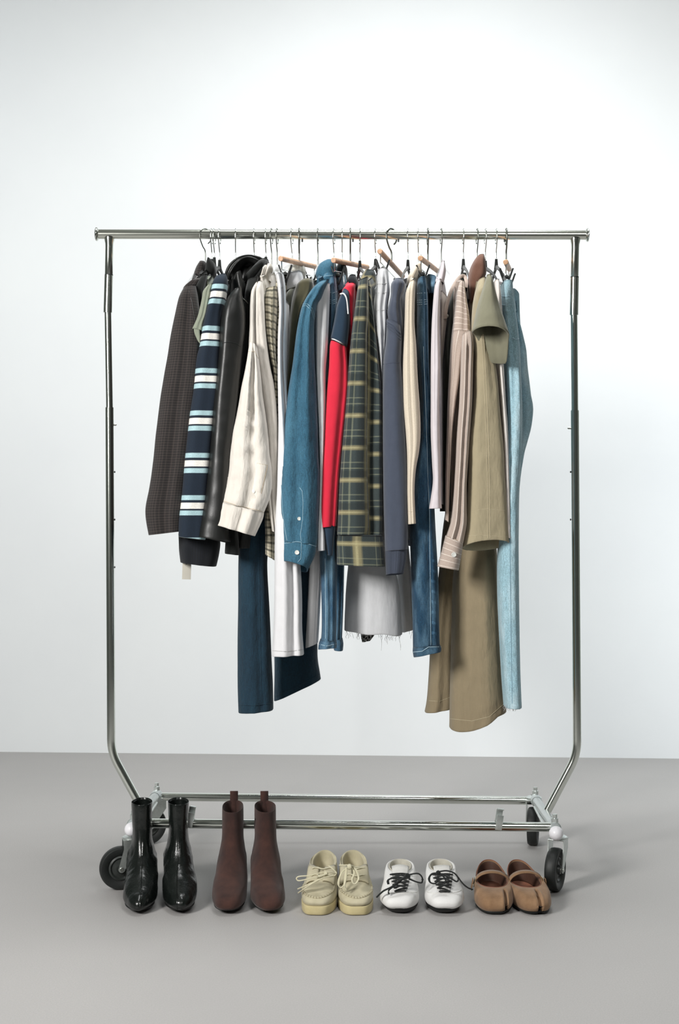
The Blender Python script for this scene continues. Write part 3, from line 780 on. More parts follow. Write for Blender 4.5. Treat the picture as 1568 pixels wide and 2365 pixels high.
# 11 white jeans
M['white_denim'] = fabric('white_denim', '#dadadc', .9, var=.05, wr=.35)
M['white_thread'] = fabric('grey_thread', '#aeaeae', .9, wr=0)
r, g, gf = legs('white_jeans', 'white jeans clipped under the leftmost wooden rod, hems behind the denim sleeve', 691,
   [(637, 640, 655, 634, .05), (641, 660, 659, 662), (645, 716, 660, 716), (643, 755, 660, 755), (642, 793, 658, 793), (642, 870, 660, 870), (643, 1000, 672, 1000), (640, 1120, 684, 1120), (635, 1235, 690, 1235), (634, 1360, 697, 1360), (632, 1450, 698, 1450), (628, 1513, 702, 1510)],
   [(690, 700, 706, 700), (700, 950, 728, 950), (708, 1150, 740, 1150), (714, 1290, 743, 1290), (712, 1344, 742, 1344), (707, 1440, 738, 1430), (704, 1494, 735, 1482)], M['white_denim'], seed=47, Yn=-.24, Yf=.08, b=.045, bf=.045, kwn=dict(creases=[(.35, .3, .25)], wr=.04))
seam(g, [(630, 1503), (665, 1505), (700, 1500)], M['white_thread'], r, r=.0007)
loft('waistband', [(655, 652, 700, 640, .12), (655, 690, 706, 672, .12)], .0, .12, M['white_denim'], r, folds=1, fa=.02, wr=.02, pw=.5, seed=3)
seam(g, [(641, 662), (650, 664), (658, 662)], M['white_thread'], r, r=.0007)

# 12 olive sweater
M['olive'] = fabric('olive_wool', '#4c4833', .97, wr=.3, sheen=.4)
M['greyolive'] = fabric('grey_olive_wool', '#54554a', .97, wr=.3, sheen=.4)
r, gb, g = top('olive_sweater', 'fuzzy olive green sweater showing its rounded shoulder left of the denim shirt', 'sweater', 734, 708, 712, 648, 1200, 13, M['olive'],
   [(700, 646, 716, 645, .02), (686, 658, 724, 652, .04), (678, 680, 720, 682), (672, 710, 700, 720), (668, 755, 692, 760), (664, 820, 686, 820), (660, 900, 680, 900), (656, 1000, 672, 1000), (652, 1120, 668, 1120), (652, 1200, 668, 1200)], seed=51, sleeveY=-.19, sb=.04, far_k=0, sleeve_kw=dict(fa=.06, wr=.04))
loft('front_panel', [(668, 672, 684, 668, .03), (659, 690, 680, 690, .04), (656, 760, 676, 760, .04), (654, 860, 672, 860, .04), (652, 1000, 668, 1000, .03), (651, 1190, 664, 1190, .03)], -.13, .04, M['greyolive'], r, folds=1, fa=.1, wr=.05, seed=52)

# 13 denim shirt
M['denim'] = denim('blue_denim', '#2b566c', '#4f7f95', .6, .7)
M['thread'] = fabric('pale_thread', '#7fa0b0', .9, wr=0)
r, gb, g = top('denim_shirt', 'mid blue denim shirt with pale buttons on sleeve and cuff', 'shirt', 765, 735, 712, 632, 1245, 12, M['denim'],
   [(738, 652, 760, 646, .016), (722, 668, 752, 664, .036), (708, 688, 742, 690), (699, 706, 732, 706), (693, 726, 727, 738), (684, 774, 726, 774), (676, 841, 727, 836), (667, 898, 730, 892), (659, 965, 733, 962), (654, 1015, 735, 1015), (650, 1065, 736, 1060), (649, 1111, 738, 1100), (648, 1176, 737, 1160), (650, 1215, 735, 1210), (653, 1249, 732, 1256)],
   seed=54, sleeveY=-.262, sb=.042, far_k=.3, sleeve_kw=dict(folds=2, fa=.10, wr=.05, elbow=.6))
gc = loft('cuff', [(652, 1247, 732, 1254, .040), (652, 1275, 727, 1283, .043), (653, 1299, 711, 1316, .043)], -.262, .042, M['denim'], r, folds=2, fa=.05, wr=.05, seed=56, tilt=.010, inner=.04)
seam(g, [(699, 707), (708, 706), (718, 716), (725, 737)], M['thread'], r, r=.0010); seam(g, [(700, 703), (710, 702), (720, 711), (727, 732)], M['thread'], r, r=.0010)
seam(g, [(692, 1126), (698, 1134), (700, 1160), (699, 1200), (694, 1235), (696, 1250)], M['thread'], r, r=.0009, label='pale placket edge')
seam(gc, [(696, 1253), (695, 1290), (688, 1298)], M['thread'], r, r=.0008)
seam(gc, [(653, 1256), (690, 1250), (730, 1262)], M['thread'], r, r=.0010)
seam(gc, [(655, 1298), (680, 1293), (710, 1310)], M['thread'], r, r=.0007)
seam(g, [(650, 1120), (653, 1180), (658, 1220), (663, 1248)], M['thread'], r, r=.0010)
button(g, 691, 1198, M['button'], r, .0045); button(gc, 686, 1276, M['button'], r, .0055)
loft('collar', [(752, 604, 768, 603, .03), (737, 613, 776, 610, .045), (730, 628, 778, 630, .05), (729, 640, 776, 645, .05), (738, 650, 772, 655, .04)], -.09, .05, M['denim'], r, folds=1, fa=.06, wr=.05, seed=57)
gk = loft('collar_stand', [(752, 632, 775, 634, .03), (742, 645, 774, 648, .04), (732, 662, 768, 668, .04)], -.13, .04, M['denim'], r, folds=1, fa=.06, wr=.05, seed=58)
seam(gk, [(735, 652), (750, 638), (768, 636)], M['thread'], r, r=.0010)

# 14 white long sleeve
M['white'] = fabric('white_cotton', '#d9dadc', .9, var=.04, wr=.3)
r, gb, g = top('white_long_sleeve_shirt', 'white long sleeved top between the denim shirt and blue jeans', 'top', 789, 756, 748, 650, 1225, 8, M['white'],
   [(748, 664, 761, 655, .02), (736, 680, 762, 672), (728, 705, 761, 705), (727, 755, 759, 755), (727, 810, 756, 812), (728, 850, 752, 860), (731, 927, 752, 930), (735, 1000, 750, 1000), (738, 1100, 746, 1100), (736, 1180, 744, 1180), (732, 1230, 750, 1230), (732, 1271, 751, 1270)], seed=61, sleeveY=-.24, sb=.03, far_k=0, sleeve_kw=dict(fa=.08, wr=.03))
loft('collar', [(782, 610, 796, 611, .05), (776, 622, 802, 624, .06), (778, 645, 804, 652, .06)], -.02, .06, M['black2'], r, folds=1, fa=.05, wr=.05, seed=62, label='black neck lining')

# 15 blue jeans on rod 2
M['mid_denim'] = denim('mid_blue_denim', '#2b506b', '#86aabd', .7, .5)
M['jean_thread'] = fabric('pale_blue_thread', '#a9c2cf', .9, wr=0)
r, g, gf = legs('blue_jeans', 'slim mid blue jeans clipped under the second wooden rod beside the red sleeve', 809,
   [(761, 648, 776, 644, .05), (760, 672, 778, 670), (760, 716, 778, 716), (759, 785, 776, 785), (755, 900, 772, 900), (750, 1000, 776, 1000), (742, 1150, 778, 1150), (738, 1272, 777, 1272), (741, 1344, 777, 1344), (743, 1420, 777, 1420), (742, 1470, 776, 1472), (737, 1488, 776, 1488)],
   [(776, 660, 800, 665), (778, 800, 796, 800), (776, 1000, 798, 1000), (776, 1200, 798, 1200), (774, 1310, 795, 1310), (772, 1400, 793, 1400), (770, 1476, 790, 1478)], M['mid_denim'], seed=64, Yn=-.19, Yf=.08, b=.045, bf=.04, kwn=dict(wr=.04))
gh = loft('hem', [(740, 1476, 776, 1476), (736, 1486, 778, 1488), (735, 1499, 777, 1496)], -.19, .048, M['mid_denim'], r, folds=2, fa=.06, wr=.06, seed=65, tilt=.004)
loft('hem', [(771, 1474, 791, 1474), (770, 1484, 793, 1486), (771, 1499, 792, 1500)], .08, .043, M['mid_denim'], r, folds=2, fa=.05, wr=.05, seed=66)
loft('waistband', [(774, 652, 800, 648, .12), (776, 690, 804, 680, .12)], .02, .12, denim('lit_waist_denim', '#7d9fb5', '#b9ced9', .5), r, folds=1, fa=.02, wr=.02, pw=.5, seed=3)  # far waistband in the light, its brightness put into a paler denim colour
for yy in (675, 692, 696, 700): seam(g, [(761, yy), (768, yy + 2), (777, yy - 1)], M['jean_thread'], r, r=.0007)
seam(g, [(751, 1290), (752, 1400), (752, 1475)], M['jean_thread'], r, r=.0006)
seam(gh, [(737, 1488), (755, 1492), (776, 1487)], M['jean_thread'], r, r=.0007)

# 16 rugby shirt
M['red'] = fabric('red_jersey', '#d0203a', .9, var=.06, wr=.25)
M['navy'] = fabric('navy_jersey', '#1d3245', .93, wr=.3)
M['navy_dk'] = fabric('dark_navy_jersey', '#10151c', .93, wr=.3)
r, gb, g = top('rugby_shirt', 'red and navy colour-blocked shirt with white piping and a bright red sleeve', 'shirt', 831, 800, 790, 648, 1215, 12, M['red'],
   [(764, 788, 799, 804, .034), (761, 800, 800, 812), (759, 850, 803, 850), (754, 908, 803, 900), (749, 975, 797, 965), (746, 1030, 790, 1030), (741, 1103, 783, 1103), (738, 1170, 779, 1170), (737, 1218, 776, 1214)],
   seed=68, sleeveY=-.235, sb=.038, far_k=0, sleeve_kw=dict(folds=1, fa=.08, wr=.02, creases=[(.55, .25, .3)]))
gu = loft('upper_sleeve', [(793, 668, 808, 672, .016), (787, 682, 808, 690, .034), (778, 707, 808, 715), (771, 745, 807, 750), (763, 782, 802, 800)], -.235, .037, M['navy'], r, folds=1, fa=.06, wr=.03, seed=69, closed_bottom=True, label='navy upper sleeve')
gy = loft('shoulder', [(806, 656, 822, 657, .02), (796, 664, 820, 668, .04), (789, 677, 819, 690, .04), (800, 700, 817, 712, .035), (806, 740, 816, 760, .03), (808, 800, 815, 810, .02)], -.215, .036, M['red'], r, folds=1, fa=.05, wr=.04, seed=70, closed_bottom=True)
m = MB()
e1 = [gu.hit(x, y)[0] + Vector((0, -.002, 0)) for x, y in ((763, 783), (770, 783), (780, 787), (790, 793), (799, 801))]
m.tube(spline(e1, 4), .0024, 8).build('piping', M['white'], r, 'white piping')
m = MB(); e2 = [P(786, 679, -.268), P(793, 678, -.275), P(799, 686, -.277), P(802, 700, -.276), P(804, 725, -.272)]
m.tube(spline(e2, 4), .0018, 8).build('piping', M['white'], r, 'white piping')
loft('cuff', [(741, 1214, 775, 1214, .030), (747, 1240, 772, 1240, .028), (756, 1280, 768, 1282, .022)], -.235, .03, M['navy'], r, folds=2, fa=.06, wr=.04, seed=71, label='navy ribbed cuff')
loft('collar', [(806, 640, 822, 640, .04), (800, 652, 828, 652, .05), (806, 668, 832, 672, .05)], -.09, .05, M['navy_dk'], r, folds=1, fa=.05, wr=.05, seed=72)

# 17 flannel
fl_u = [(.0770, .020, .0060, '#9a9069', .62), (.0770, .020, .0012, '#c0b88e', .5), (.0770, .050, .0005, '#9da083', .4), (.0770, .064, .0005, '#9da083', .35), (.0770, .0365, .0065, '#10191a', .4)]
fl_v = [(.0768, .016, .0055, '#9a9069', .55), (.0768, .016, .0012, '#c0b88e', .45), (.0768, .044, .0005, '#9da083', .4), (.0768, .058, .0005, '#9da083', .35), (.0768, .031, .0075, '#10191a', .4)]
M['flannel'] = bands('green_grey_flannel_plaid', '#313b3b', fl_u, fl_v, soft=.0016, wr=.4, noise_amt=.2, sheen=.25)
r, gb, g = top('flannel_shirt', 'dark green and ochre plaid flannel shirt hanging at the middle of the rack', 'shirt', 867, 846, 846, 636, 1270, 16, M['flannel'],
   [(828, 650, 850, 640, .02), (824, 678, 850, 678), (816, 735, 850, 735), (811, 774, 848, 774), (804, 850, 848, 850), (798, 927, 848, 927), (792, 1000, 848, 1000), (785, 1080, 848, 1080), (781, 1150, 850, 1150), (779, 1207, 852, 1207), (778, 1234, 850, 1234)],
   seed=75, sleeveY=-.235, sb=.036, far_k=.3, sleeve_kw=dict(folds=2, fa=.07, wr=.03, u0=.025))
gc = loft('cuff', [(778, 1232, 884, 1236, .04), (776, 1250, 885, 1252, .044), (778, 1303, 889, 1307, .044)], -.225, .044, M['flannel'], r, folds=2, fa=.03, wr=.02, seed=76, u0=.03)
g2 = loft('sleeve_back', [(846, 660, 856, 665, .02), (846, 690, 863, 732, .035), (846, 764, 870, 793, .035), (844, 830, 876, 850, .035), (842, 900, 882, 908, .035), (840, 980, 883, 980, .035), (838, 1060, 883, 1060, .035), (838, 1160, 884, 1160, .035), (840, 1236, 883, 1238, .035)], -.205, .035, M['flannel'], r, folds=2, fa=.14, wr=.05, seed=77, creases=[(-.2, .4, .18)], u0=.0)
loft('collar', [(842, 628, 866, 632, .05), (834, 640, 868, 640, .06), (832, 655, 868, 665, .06), (840, 690, 866, 700, .04)], -.09, .05, M['flannel'], r, folds=1, fa=.08, wr=.06, seed=78)
seam(gc, [(778, 1236), (830, 1238), (883, 1239)], M['navy_dk'], r, r=.0008)
# 18 pale grey frayed skirt
M['grey_denim'] = fabric('pale_grey_denim', '#cbccce', .9, var=.06, wr=.35)
M['grey_denim_dk'] = M['grey_denim']
X = P(904, 541).x
r = empty('frayed_skirt', (X, 0, P(0, 1460, -.15).z), 'pale grey denim skirt with frayed hem clipped under the third wooden rod', 'skirt')
g = loft('upper_panel', [(872, 627, 896, 626, .05), (870, 650, 898, 650, .06), (867, 671, 900, 676, .06), (862, 715, 895, 715, .06), (866, 773, 894, 763, .06), (874, 837, 889, 832, .05), (878, 900, 889, 900, .03), (880, 960, 887, 960, .02)], -.18, .05, M['grey_denim'], r, folds=2, fa=.06, wr=.04, seed=81, closed_bottom=True)
loft('inner_panel', [(868, 720, 890, 720, .04), (850, 1000, 895, 1000, .05), (825, 1200, 905, 1200, .05), (815, 1260, 910, 1260, .04)], -.09, .05, M['grey_denim'], r, folds=2, fa=.06, wr=.04, seed=86)
g1 = loft('front_panel', [(812, 1230, 900, 1230, .035), (804, 1306, 912, 1306, .05), (799, 1361, 922, 1361, .056), (796, 1420, 926, 1420, .06), (795, 1456, 929, 1464, .06)], -.09, .06, M['grey_denim'], r, folds=2, fa=.05, wr=.01, seed=82, wav=.002)
g3 = loft('back_panel', [(905, 1230, 940, 1230, .035), (915, 1306, 948, 1306, .045), (920, 1380, 953, 1380, .05), (922, 1458, 958, 1450, .05)], .08, .05, M['grey_denim'], r, folds=2, fa=.08, wr=.02, seed=83)
for yy in (655, 676, 716): seam(g, [(868, yy), (882, yy + 1), (897, yy - 1)], M['white_thread'], r, r=.0008)
m = MB(); m.tube([P(869, 662, -.2), P(866, 668, -.205), P(867, 695, -.2), P(870, 705, -.195)], .0012, 6).build('belt_loop', M['grey_denim'], r)
rnd = random.Random(5)
m = MB()
def thread(x, y, Y, ln):
    pts = []; cx, cy = x, y
    for k in range(7):
        pts.append(P(cx, cy, Y)); cx += rnd.uniform(-2.4, 2.4); cy += ln / 6
    m.tube(spline(pts, 2), .00045, 4)
for k in range(26):
    x = rnd.uniform(797, 955); yb = (1457 + (x - 795) * .06) if x < 928 else 1451
    Yt = rnd.uniform(-.14, -.03) if x < 925 else rnd.uniform(.04, .12)
    yb = yb - 3
    thread(x, yb, Yt, rnd.uniform(8, 22))
for x, l_ in ((880, 45), (884, 32), (892, 26), (897, 30), (903, 20), (909, 22), (925, 38), (922, 44), (800, 16), (806, 12), (951, 26)): thread(x, 1458 if x < 930 else 1449, -.12 if x < 930 else .05, l_)
fr = m.build('frayed_threads', M['white_thread'], r, 'loose frayed threads'); fr['kind'] = 'stuff'
# dark lace hem peeping out under the skirt
t = NT('black_lace'); vn = t.n('ShaderNodeTexVoronoi'); vn.inputs['Scale'].default_value = 140; vn.feature = 'DISTANCE_TO_EDGE'
t.l(t.coord('Object'), vn.inputs['Vector']); t.col(t.mix(t.ramp(vn.outputs[0], .04, .07), hexc('#c9c9c4'), hexc('#0b0e0d'))); t.set(Roughness=.9)
r2 = empty('lace_slip', (P(850, 541).x, .0, P(850, 1480, .03).z), 'black patterned slip whose hem peeps below the pale grey skirt', 'slip')
loft('hem', [(836, 1380, 864, 1380, .012), (832, 1440, 868, 1440, .014), (833, 1466, 867, 1462, .014), (836, 1482, 856, 1478, .012)], .03, .014, t.m, r2, folds=3, fa=.15, wr=.05, seed=84, n=28)
loft('body', [(848, 700, 856, 700, .012), (845, 1000, 858, 1000, .012), (838, 1385, 862, 1385, .012)], .03, .014, M['black2'], r2, folds=3, fa=.12, wr=.05, seed=85, n=28)

# 19 slate sweatshirt
M['slate'] = fabric('slate_fleece', '#414857', .95, wr=.3, sheen=.3)
M['slate_rib'] = bands('slate_rib', '#3d4453', [(.0035, 0, .0008, '#2b303b', .5)], [], wr=.1)
r, gb, g = top('slate_sweatshirt', 'slate blue sweatshirt with a ribbed cuff beside the plaid flannel', 'sweatshirt', 942, 918, 912, 644, 1245, 12, M['slate'],
   [(893, 738, 924, 752, .03), (891, 786, 927, 786), (887, 820, 926, 825), (885, 845, 926, 842), (884, 900, 931, 900), (884, 950, 934, 950), (884, 1000, 936, 1000), (885, 1103, 941, 1103), (886, 1170, 942, 1170), (888, 1240, 942, 1240), (889, 1271, 941, 1267)],
   seed=87, sleeveY=-.245, sb=.038, far_k=.3, sleeve_kw=dict(folds=1, fa=.08, wr=.025))
loft('shoulder', [(912, 645, 928, 645, .02), (903, 656, 936, 660, .04), (902, 680, 926, 690, .04), (897, 704, 926, 712, .042), (894, 722, 929, 735, .042), (897, 742, 930, 760, .038), (900, 760, 927, 775, .034)], -.225, .045, M['slate'], r, folds=2, fa=.08, wr=.08, seed=88, closed_bottom=True)
for k in range(3): seam(g.__class__.__new__(g.__class__) if False else g, [(894, 742 + k * 6), (910, 752 + k * 8), (925, 772 + k * 7)], M['slate_rib'], r, name='fold', r=.0022 - k * .0004)
seam(g, [(886, 841), (905, 838), (926, 838)], M['slate_rib'], r, r=.0009)
gc = loft('cuff', [(889, 1270, 940, 1266, .034), (890, 1290, 938, 1290, .032), (891, 1327, 932, 1324, .030)], -.245, .032, M['slate_rib'], r, folds=3, fa=.06, wr=.03, seed=89, tilt=.003)

# 20 cream rib top
M['rib'] = bands('cream_rib_knit', '#ded2bf', [(.0042, 0, .0008, '#a89a85', .5)], [], wr=.25)
r, gb, g = top('ribbed_long_sleeve_shirt', 'cream ribbed long sleeved top left of the mid blue jeans', 'top', 966, 948, 950, 636, 1185, 10, M['rib'],
   [(946, 652, 958, 648, .02), (937, 676, 958, 672), (935, 710, 957, 712), (934, 747, 957, 750), (931, 799, 961, 799), (929, 862, 964, 862), (930, 939, 969, 939), (935, 997, 971, 997), (938, 1040, 968, 1040), (939, 1086, 960, 1086), (939, 1138, 957, 1138), (941, 1210, 960, 1208)],
   seed=91, sleeveY=-.25, sb=.034, far_k=0, sleeve_kw=dict(folds=1, fa=.08, wr=.03, creases=[(-.1, .15, .12)]))
loft('collar', [(958, 612, 972, 614, .03), (948, 628, 974, 630, .045), (940, 645, 966, 648, .045), (938, 662, 960, 664, .035)], -.10, .04, M['rib'], r, folds=1, fa=.06, wr=.05, seed=92, topopen=True)
seam(g, [(942, 1181), (950, 1182), (959, 1180)], M['linen_thread'], r, r=.0005)

# 21 mid blue jeans on rod 4
M['denim4'] = denim('washed_indigo_denim', '#173b53', '#7ba1b8', .65, .6)
M['denim4dk'] = denim('dark_washed_denim', '#142c40', '#214763', .4, .4)
r, g, gf = legs('indigo_jeans', 'indigo jeans clipped under the fourth wooden rod with a pale washed side seam', 988,
   [(964, 648, 982, 643, .05), (963, 676, 986, 674), (963, 720, 988, 716), (962, 800, 990, 800), (967, 870, 992, 870), (970, 926, 998, 926), (968, 1010, 1000, 1010), (957, 1080, 1000, 1085), (950, 1160, 1003, 1170), (947, 1241, 1006, 1230), (950, 1344, 1012, 1344), (953, 1448, 1014, 1448), (954, 1500, 1015, 1492)],
   [(988, 660, 1004, 660), (990, 800, 1000, 800), (990, 1000, 1003, 1000), (985, 1200, 1003, 1200), (982, 1400, 1003, 1400), (982, 1470, 1003, 1470)], M['denim4'], seed=94, Yn=-.19, Yf=.07, b=.045, bf=.045, kwn=dict(creases=[(.35, .10, .08)], wr=.04))
gh = loft('hem', [(954, 1492, 1015, 1486), (953, 1504, 1019, 1496), (955, 1517, 1018, 1504)], -.19, .05, M['denim4'], r, folds=2, fa=.06, wr=.06, seed=95, tilt=.004)
loft('waistband', [(980, 650, 1003, 655, .12), (984, 690, 1006, 700, .12)], .0, .12, denim('pale_waist_denim', '#6a90a9', '#b5cbd7', .5), r, folds=1, fa=.02, wr=.02, pw=.5, seed=3)
for yy in (676, 692, 697, 702): seam(g, [(964, yy + 2), (974, yy + 1), (986, yy)], M['jean_thread'], r, r=.0007)
seam(g, [(978, 800), (985, 1000), (988, 1100), (992, 1180), (993, 1300), (995, 1490)], M['jean_thread'], r, r=.0006)
seam(gh, [(955, 1506), (975, 1504), (990, 1494), (1018, 1494)], M['jean_thread'], r, r=.0008)
for k in range(8):
    yy = 1290 + k * 24; patch(g, [(995 + k * .3, yy), (1006 + k * .8, yy + 2), (1006 + k * .8, yy + 10), (995 + k * .3, yy + 7)], M['mid_denim'], r, 'seam_fade', .0005)

# 22 lilac shirt
M['lilac'] = fabric('pale_lilac_cotton', '#d3ccd0', .9, var=.04, wr=.35)
M['taupe'] = fabric('shaded_lilac_cotton', '#8b8179', .93, var=.08, wr=.4)  # same lilac shirt on its shaded back, the shade put into the colour
r, gb, g = top('lilac_shirt', 'narrow pale lilac shirt sleeve between the indigo jeans and the pinstriped shirt', 'shirt', 1019, 1008, 1012, 640, 1165, 9, M['lilac'],
   [(1008, 650, 1019, 646, .02), (1003, 668, 1017, 672), (998, 735, 1014, 735), (996, 786, 1014, 786), (995, 850, 1015, 850), (995, 930, 1014, 930), (995, 1000, 1015, 1000), (998, 1069, 1017, 1069), (1000, 1110, 1017, 1110), (995, 1150, 1018, 1150), (991, 1174, 1020, 1173)],
   seed=97, sleeveY=-.25, sb=.03, far_k=0, sleeve_kw=dict(folds=1, fa=.10, wr=.04, elbow=.5))
loft('back_panel', [(1018, 672, 1034, 690, .02), (1013, 696, 1034, 705, .035), (1012, 740, 1031, 745, .035), (1012, 780, 1026, 790, .035), (1012, 860, 1020, 870, .03), (1012, 1000, 1020, 1000, .03), (1012, 1160, 1022, 1160, .03)], -.15, .035, M['taupe'], r, folds=1, fa=.1, wr=.05, seed=98, label='back of the lilac shirt, its shade painted in taupe')
loft('collar', [(1019, 606, 1026, 607, .03), (1014, 628, 1029, 630, .04), (1008, 652, 1024, 656, .035)], -.10, .04, M['lilac'], r, folds=1, fa=.06, wr=.05, seed=99)

# 23 pinstripe shirt
M['pin'] = bands('taupe_pinstripe', '#b3a398', [(.0128, .003, .0006, '#e6ddd3', .9)], [], wr=.35)
M['pinh'] = bands('taupe_pinstripe_cross', '#b3a398', [], [(.0128, .003, .0006, '#e6ddd3', .9)], wr=.35)
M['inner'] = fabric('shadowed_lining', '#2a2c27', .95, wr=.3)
r, gb, g = top('pinstriped_shirt', 'taupe shirt with fine white pinstripes and a buttoned cuff', 'shirt', 1070, 1058, 1056, 640, 1222, 14, M['pin'],
   [(1068, 772, 1087, 762, .026), (1066, 800, 1093, 793), (1064, 850, 1092, 850), (1061, 930, 1090, 925), (1058, 970, 1087, 970), (1055, 1015, 1084, 1010), (1052, 1080, 1080, 1070), (1049, 1130, 1077, 1120), (1045, 1180, 1077, 1170), (1040, 1210, 1077, 1210), (1031, 1238, 1069, 1255)],
   seed=101, sleeveY=-.265, sb=.034, far_k=0, sleeve_kw=dict(folds=2, fa=.12, wr=.06, elbow=.7))
gc = loft('cuff', [(1029, 1236, 1069, 1254, .032), (1022, 1265, 1065, 1282, .034), (1010, 1307, 1059, 1316, .034)], -.265, .034, M['pinh'], r, folds=2, fa=.05, wr=.03, seed=102)
button(gc, 1048, 1281, M['button'], r, .0060)
seam(gc, [(1032, 1240), (1050, 1244), (1068, 1256)], M['linen_thread'], r, r=.0005)
gfp = loft('front_panel', [(1062, 650, 1072, 652, .02), (1054, 678, 1076, 689, .035), (1050, 717, 1083, 728, .038), (1044, 765, 1087, 768, .038), (1043, 776, 1086, 779, .036)], -.215, .037, M['pinh'], r, folds=1, fa=.08, wr=.04, seed=103, creases=[(.15, .4, .10)])
loft('front_panel', [(1044, 766, 1086, 769, .037), (1040, 810, 1070, 810, .035), (1037, 870, 1062, 870, .033), (1034, 930, 1052, 930, .03), (1032, 1000, 1044, 1000, .026), (1029, 1100, 1039, 1100, .022), (1028, 1200, 1036, 1205, .02)], -.215, .037, M['pin'], r, folds=1, fa=.08, wr=.04, seed=106)
seam(gfp, [(1062, 769), (1075, 766), (1087, 769)], M['linen_thread'], r, r=.0005)
m = MB(); m.tube(spline([P(1076, 664, -.17), P(1077, 650, -.16), P(1072, 638, -.15), (P(1062, 640, -.16)), P(1050, 656, -.18), P(1040, 676, -.195), P(1033, 700, -.2), P(1029, 722, -.2), P(1028, 735, -.19)], 5), .0045, 10, flat=.35, up=(0, 1, 0)).build('placket', M['pin'], r, 'curved open front edge')
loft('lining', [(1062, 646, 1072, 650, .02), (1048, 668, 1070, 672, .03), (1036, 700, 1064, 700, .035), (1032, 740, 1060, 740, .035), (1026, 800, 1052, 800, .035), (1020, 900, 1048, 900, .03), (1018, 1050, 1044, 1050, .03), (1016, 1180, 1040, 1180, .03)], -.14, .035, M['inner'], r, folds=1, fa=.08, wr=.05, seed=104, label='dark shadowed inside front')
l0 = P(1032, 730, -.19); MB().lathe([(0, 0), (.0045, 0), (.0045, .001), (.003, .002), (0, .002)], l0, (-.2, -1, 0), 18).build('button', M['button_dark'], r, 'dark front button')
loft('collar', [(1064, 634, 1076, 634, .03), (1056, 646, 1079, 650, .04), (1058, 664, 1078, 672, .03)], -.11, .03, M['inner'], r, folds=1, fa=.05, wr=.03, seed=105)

# 24 khaki jacket
M['khaki'] = fabric('khaki_cotton', '#a2977c', .9, var=.06, wr=.45, wscale=34)
M['khaki_thread'] = fabric('khaki_thread', '#c2b79b', .9, wr=0)
M['brown_cord'] = fabric('brown_corduroy', '#6d4d3f', .95, wr=.25, var=.2)
r, gb, g = top('khaki_jacket', 'khaki cotton jacket with a brown corduroy collar and twin-stitched sleeve', 'jacket', 1102, 1104, 1116, 640, 1235, 12, M['khaki'],
   [(1104, 648, 1120, 640, .02), (1096, 680, 1124, 672), (1091, 715, 1126, 715), (1089, 760, 1130, 760), (1092, 799, 1136, 799), (1092, 850, 1145, 850), (1092, 913, 1151, 913), (1087, 970, 1156, 970), (1082, 1030, 1162, 1030), (1079, 1138, 1168, 1138), (1073, 1220, 1173, 1220), (1067, 1264, 1176, 1255)],
   seed=107, sleeveY=-.25, sb=.042, far_k=.3, sleeve_kw=dict(folds=2, fa=.07, wr=.05, elbow=.5, tilt=.008, hemdrop=lambda tx, ty: .006 * (1 - tx * tx) * (1 if ty < 0 else -.6)))
for dx in (0, 5): seam(g, [(1108 + dx, 740), (1114 + dx, 800), (1119 + dx, 900), (1123 + dx, 1000), (1126 + dx, 1120), (1127 + dx, 1248)], M['khaki_thread'], r, r=.0006)
seam(g, [(1074, 1238), (1110, 1236), (1172, 1240)], M['khaki_thread'], r, r=.0004)
seam(g, [(1102, 1178), (1126, 1175), (1172, 1180)], M['khaki_thread'], r, r=.0004)
loft('collar', [(1103, 592, 1117, 591, .03), (1096, 600, 1119, 599, .04), (1088, 614, 1121, 614, .045), (1083, 630, 1122, 632, .045), (1081, 648, 1118, 643, .045), (1082, 670, 1104, 660, .035), (1086, 700, 1100, 690, .02)], -.15, .045, M['brown_cord'], r, folds=1, fa=.06, wr=.05, seed=108)
m = MB(); m.tube(spline([P(1120, 620, -.165), P(1110, 619, -.172), P(1100, 625, -.172), P(1094, 636, -.168), P(1092, 650, -.16)], 4), .0006, 6).build('collar_edge', M['inner'], r)

# 25 khaki trousers under the jacket
M['tan'] = fabric('tan_cotton_twill', '#8e8066', .9, var=.08, wr=.5, wscale=36)
r, g, gf = legs('khaki_trousers', 'long wide tan trousers hanging lowest at the right, below the khaki jacket', 1088,
   [(1080, 700, 1090, 700), (1070, 900, 1082, 900), (1062, 1100, 1110, 1100), (1058, 1230, 1140, 1230), (1050, 1300, 1148, 1300), (1045, 1360, 1150, 1360), (1043, 1454, 1154, 1454), (1040, 1560, 1162, 1560), (1039, 1624, 1166, 1610), (1038, 1668, 1168, 1640)],
   [(1074, 700, 1084, 700), (1060, 900, 1075, 900), (1040, 1100, 1066, 1100), (1022, 1230, 1060, 1230), (1012, 1340, 1052, 1340), (1003, 1400, 1050, 1400), (996, 1454, 1048, 1454), (990, 1560, 1046, 1560), (986, 1615, 1046, 1615), (981, 1643, 1044, 1633)], M['tan'], seed=111, Yn=-.09, Yf=.06, b=.075, bf=.045,
   kwn=dict(folds=2, fa=.05, wr=.03, creases=[(-.55, .10, .2), (.3, -.08, .2)], hemdrop=lambda tx, ty: -.022 * (1 - (tx + .35) ** 2) if tx < .65 else -.0))
seam(g, [(1040, 1660), (1090, 1665), (1130, 1655), (1164, 1625)], M['khaki_thread'], r, r=.0005)
seam(gf, [(986, 1618), (1015, 1620), (1040, 1610)], M['khaki_thread'], r, r=.0005)
loft('waistband', [(1076, 664, 1092, 664), (1074, 704, 1092, 704)], 0, .13, M['tan'], r, folds=1, fa=.02, wr=.02, pw=.5, seed=3)

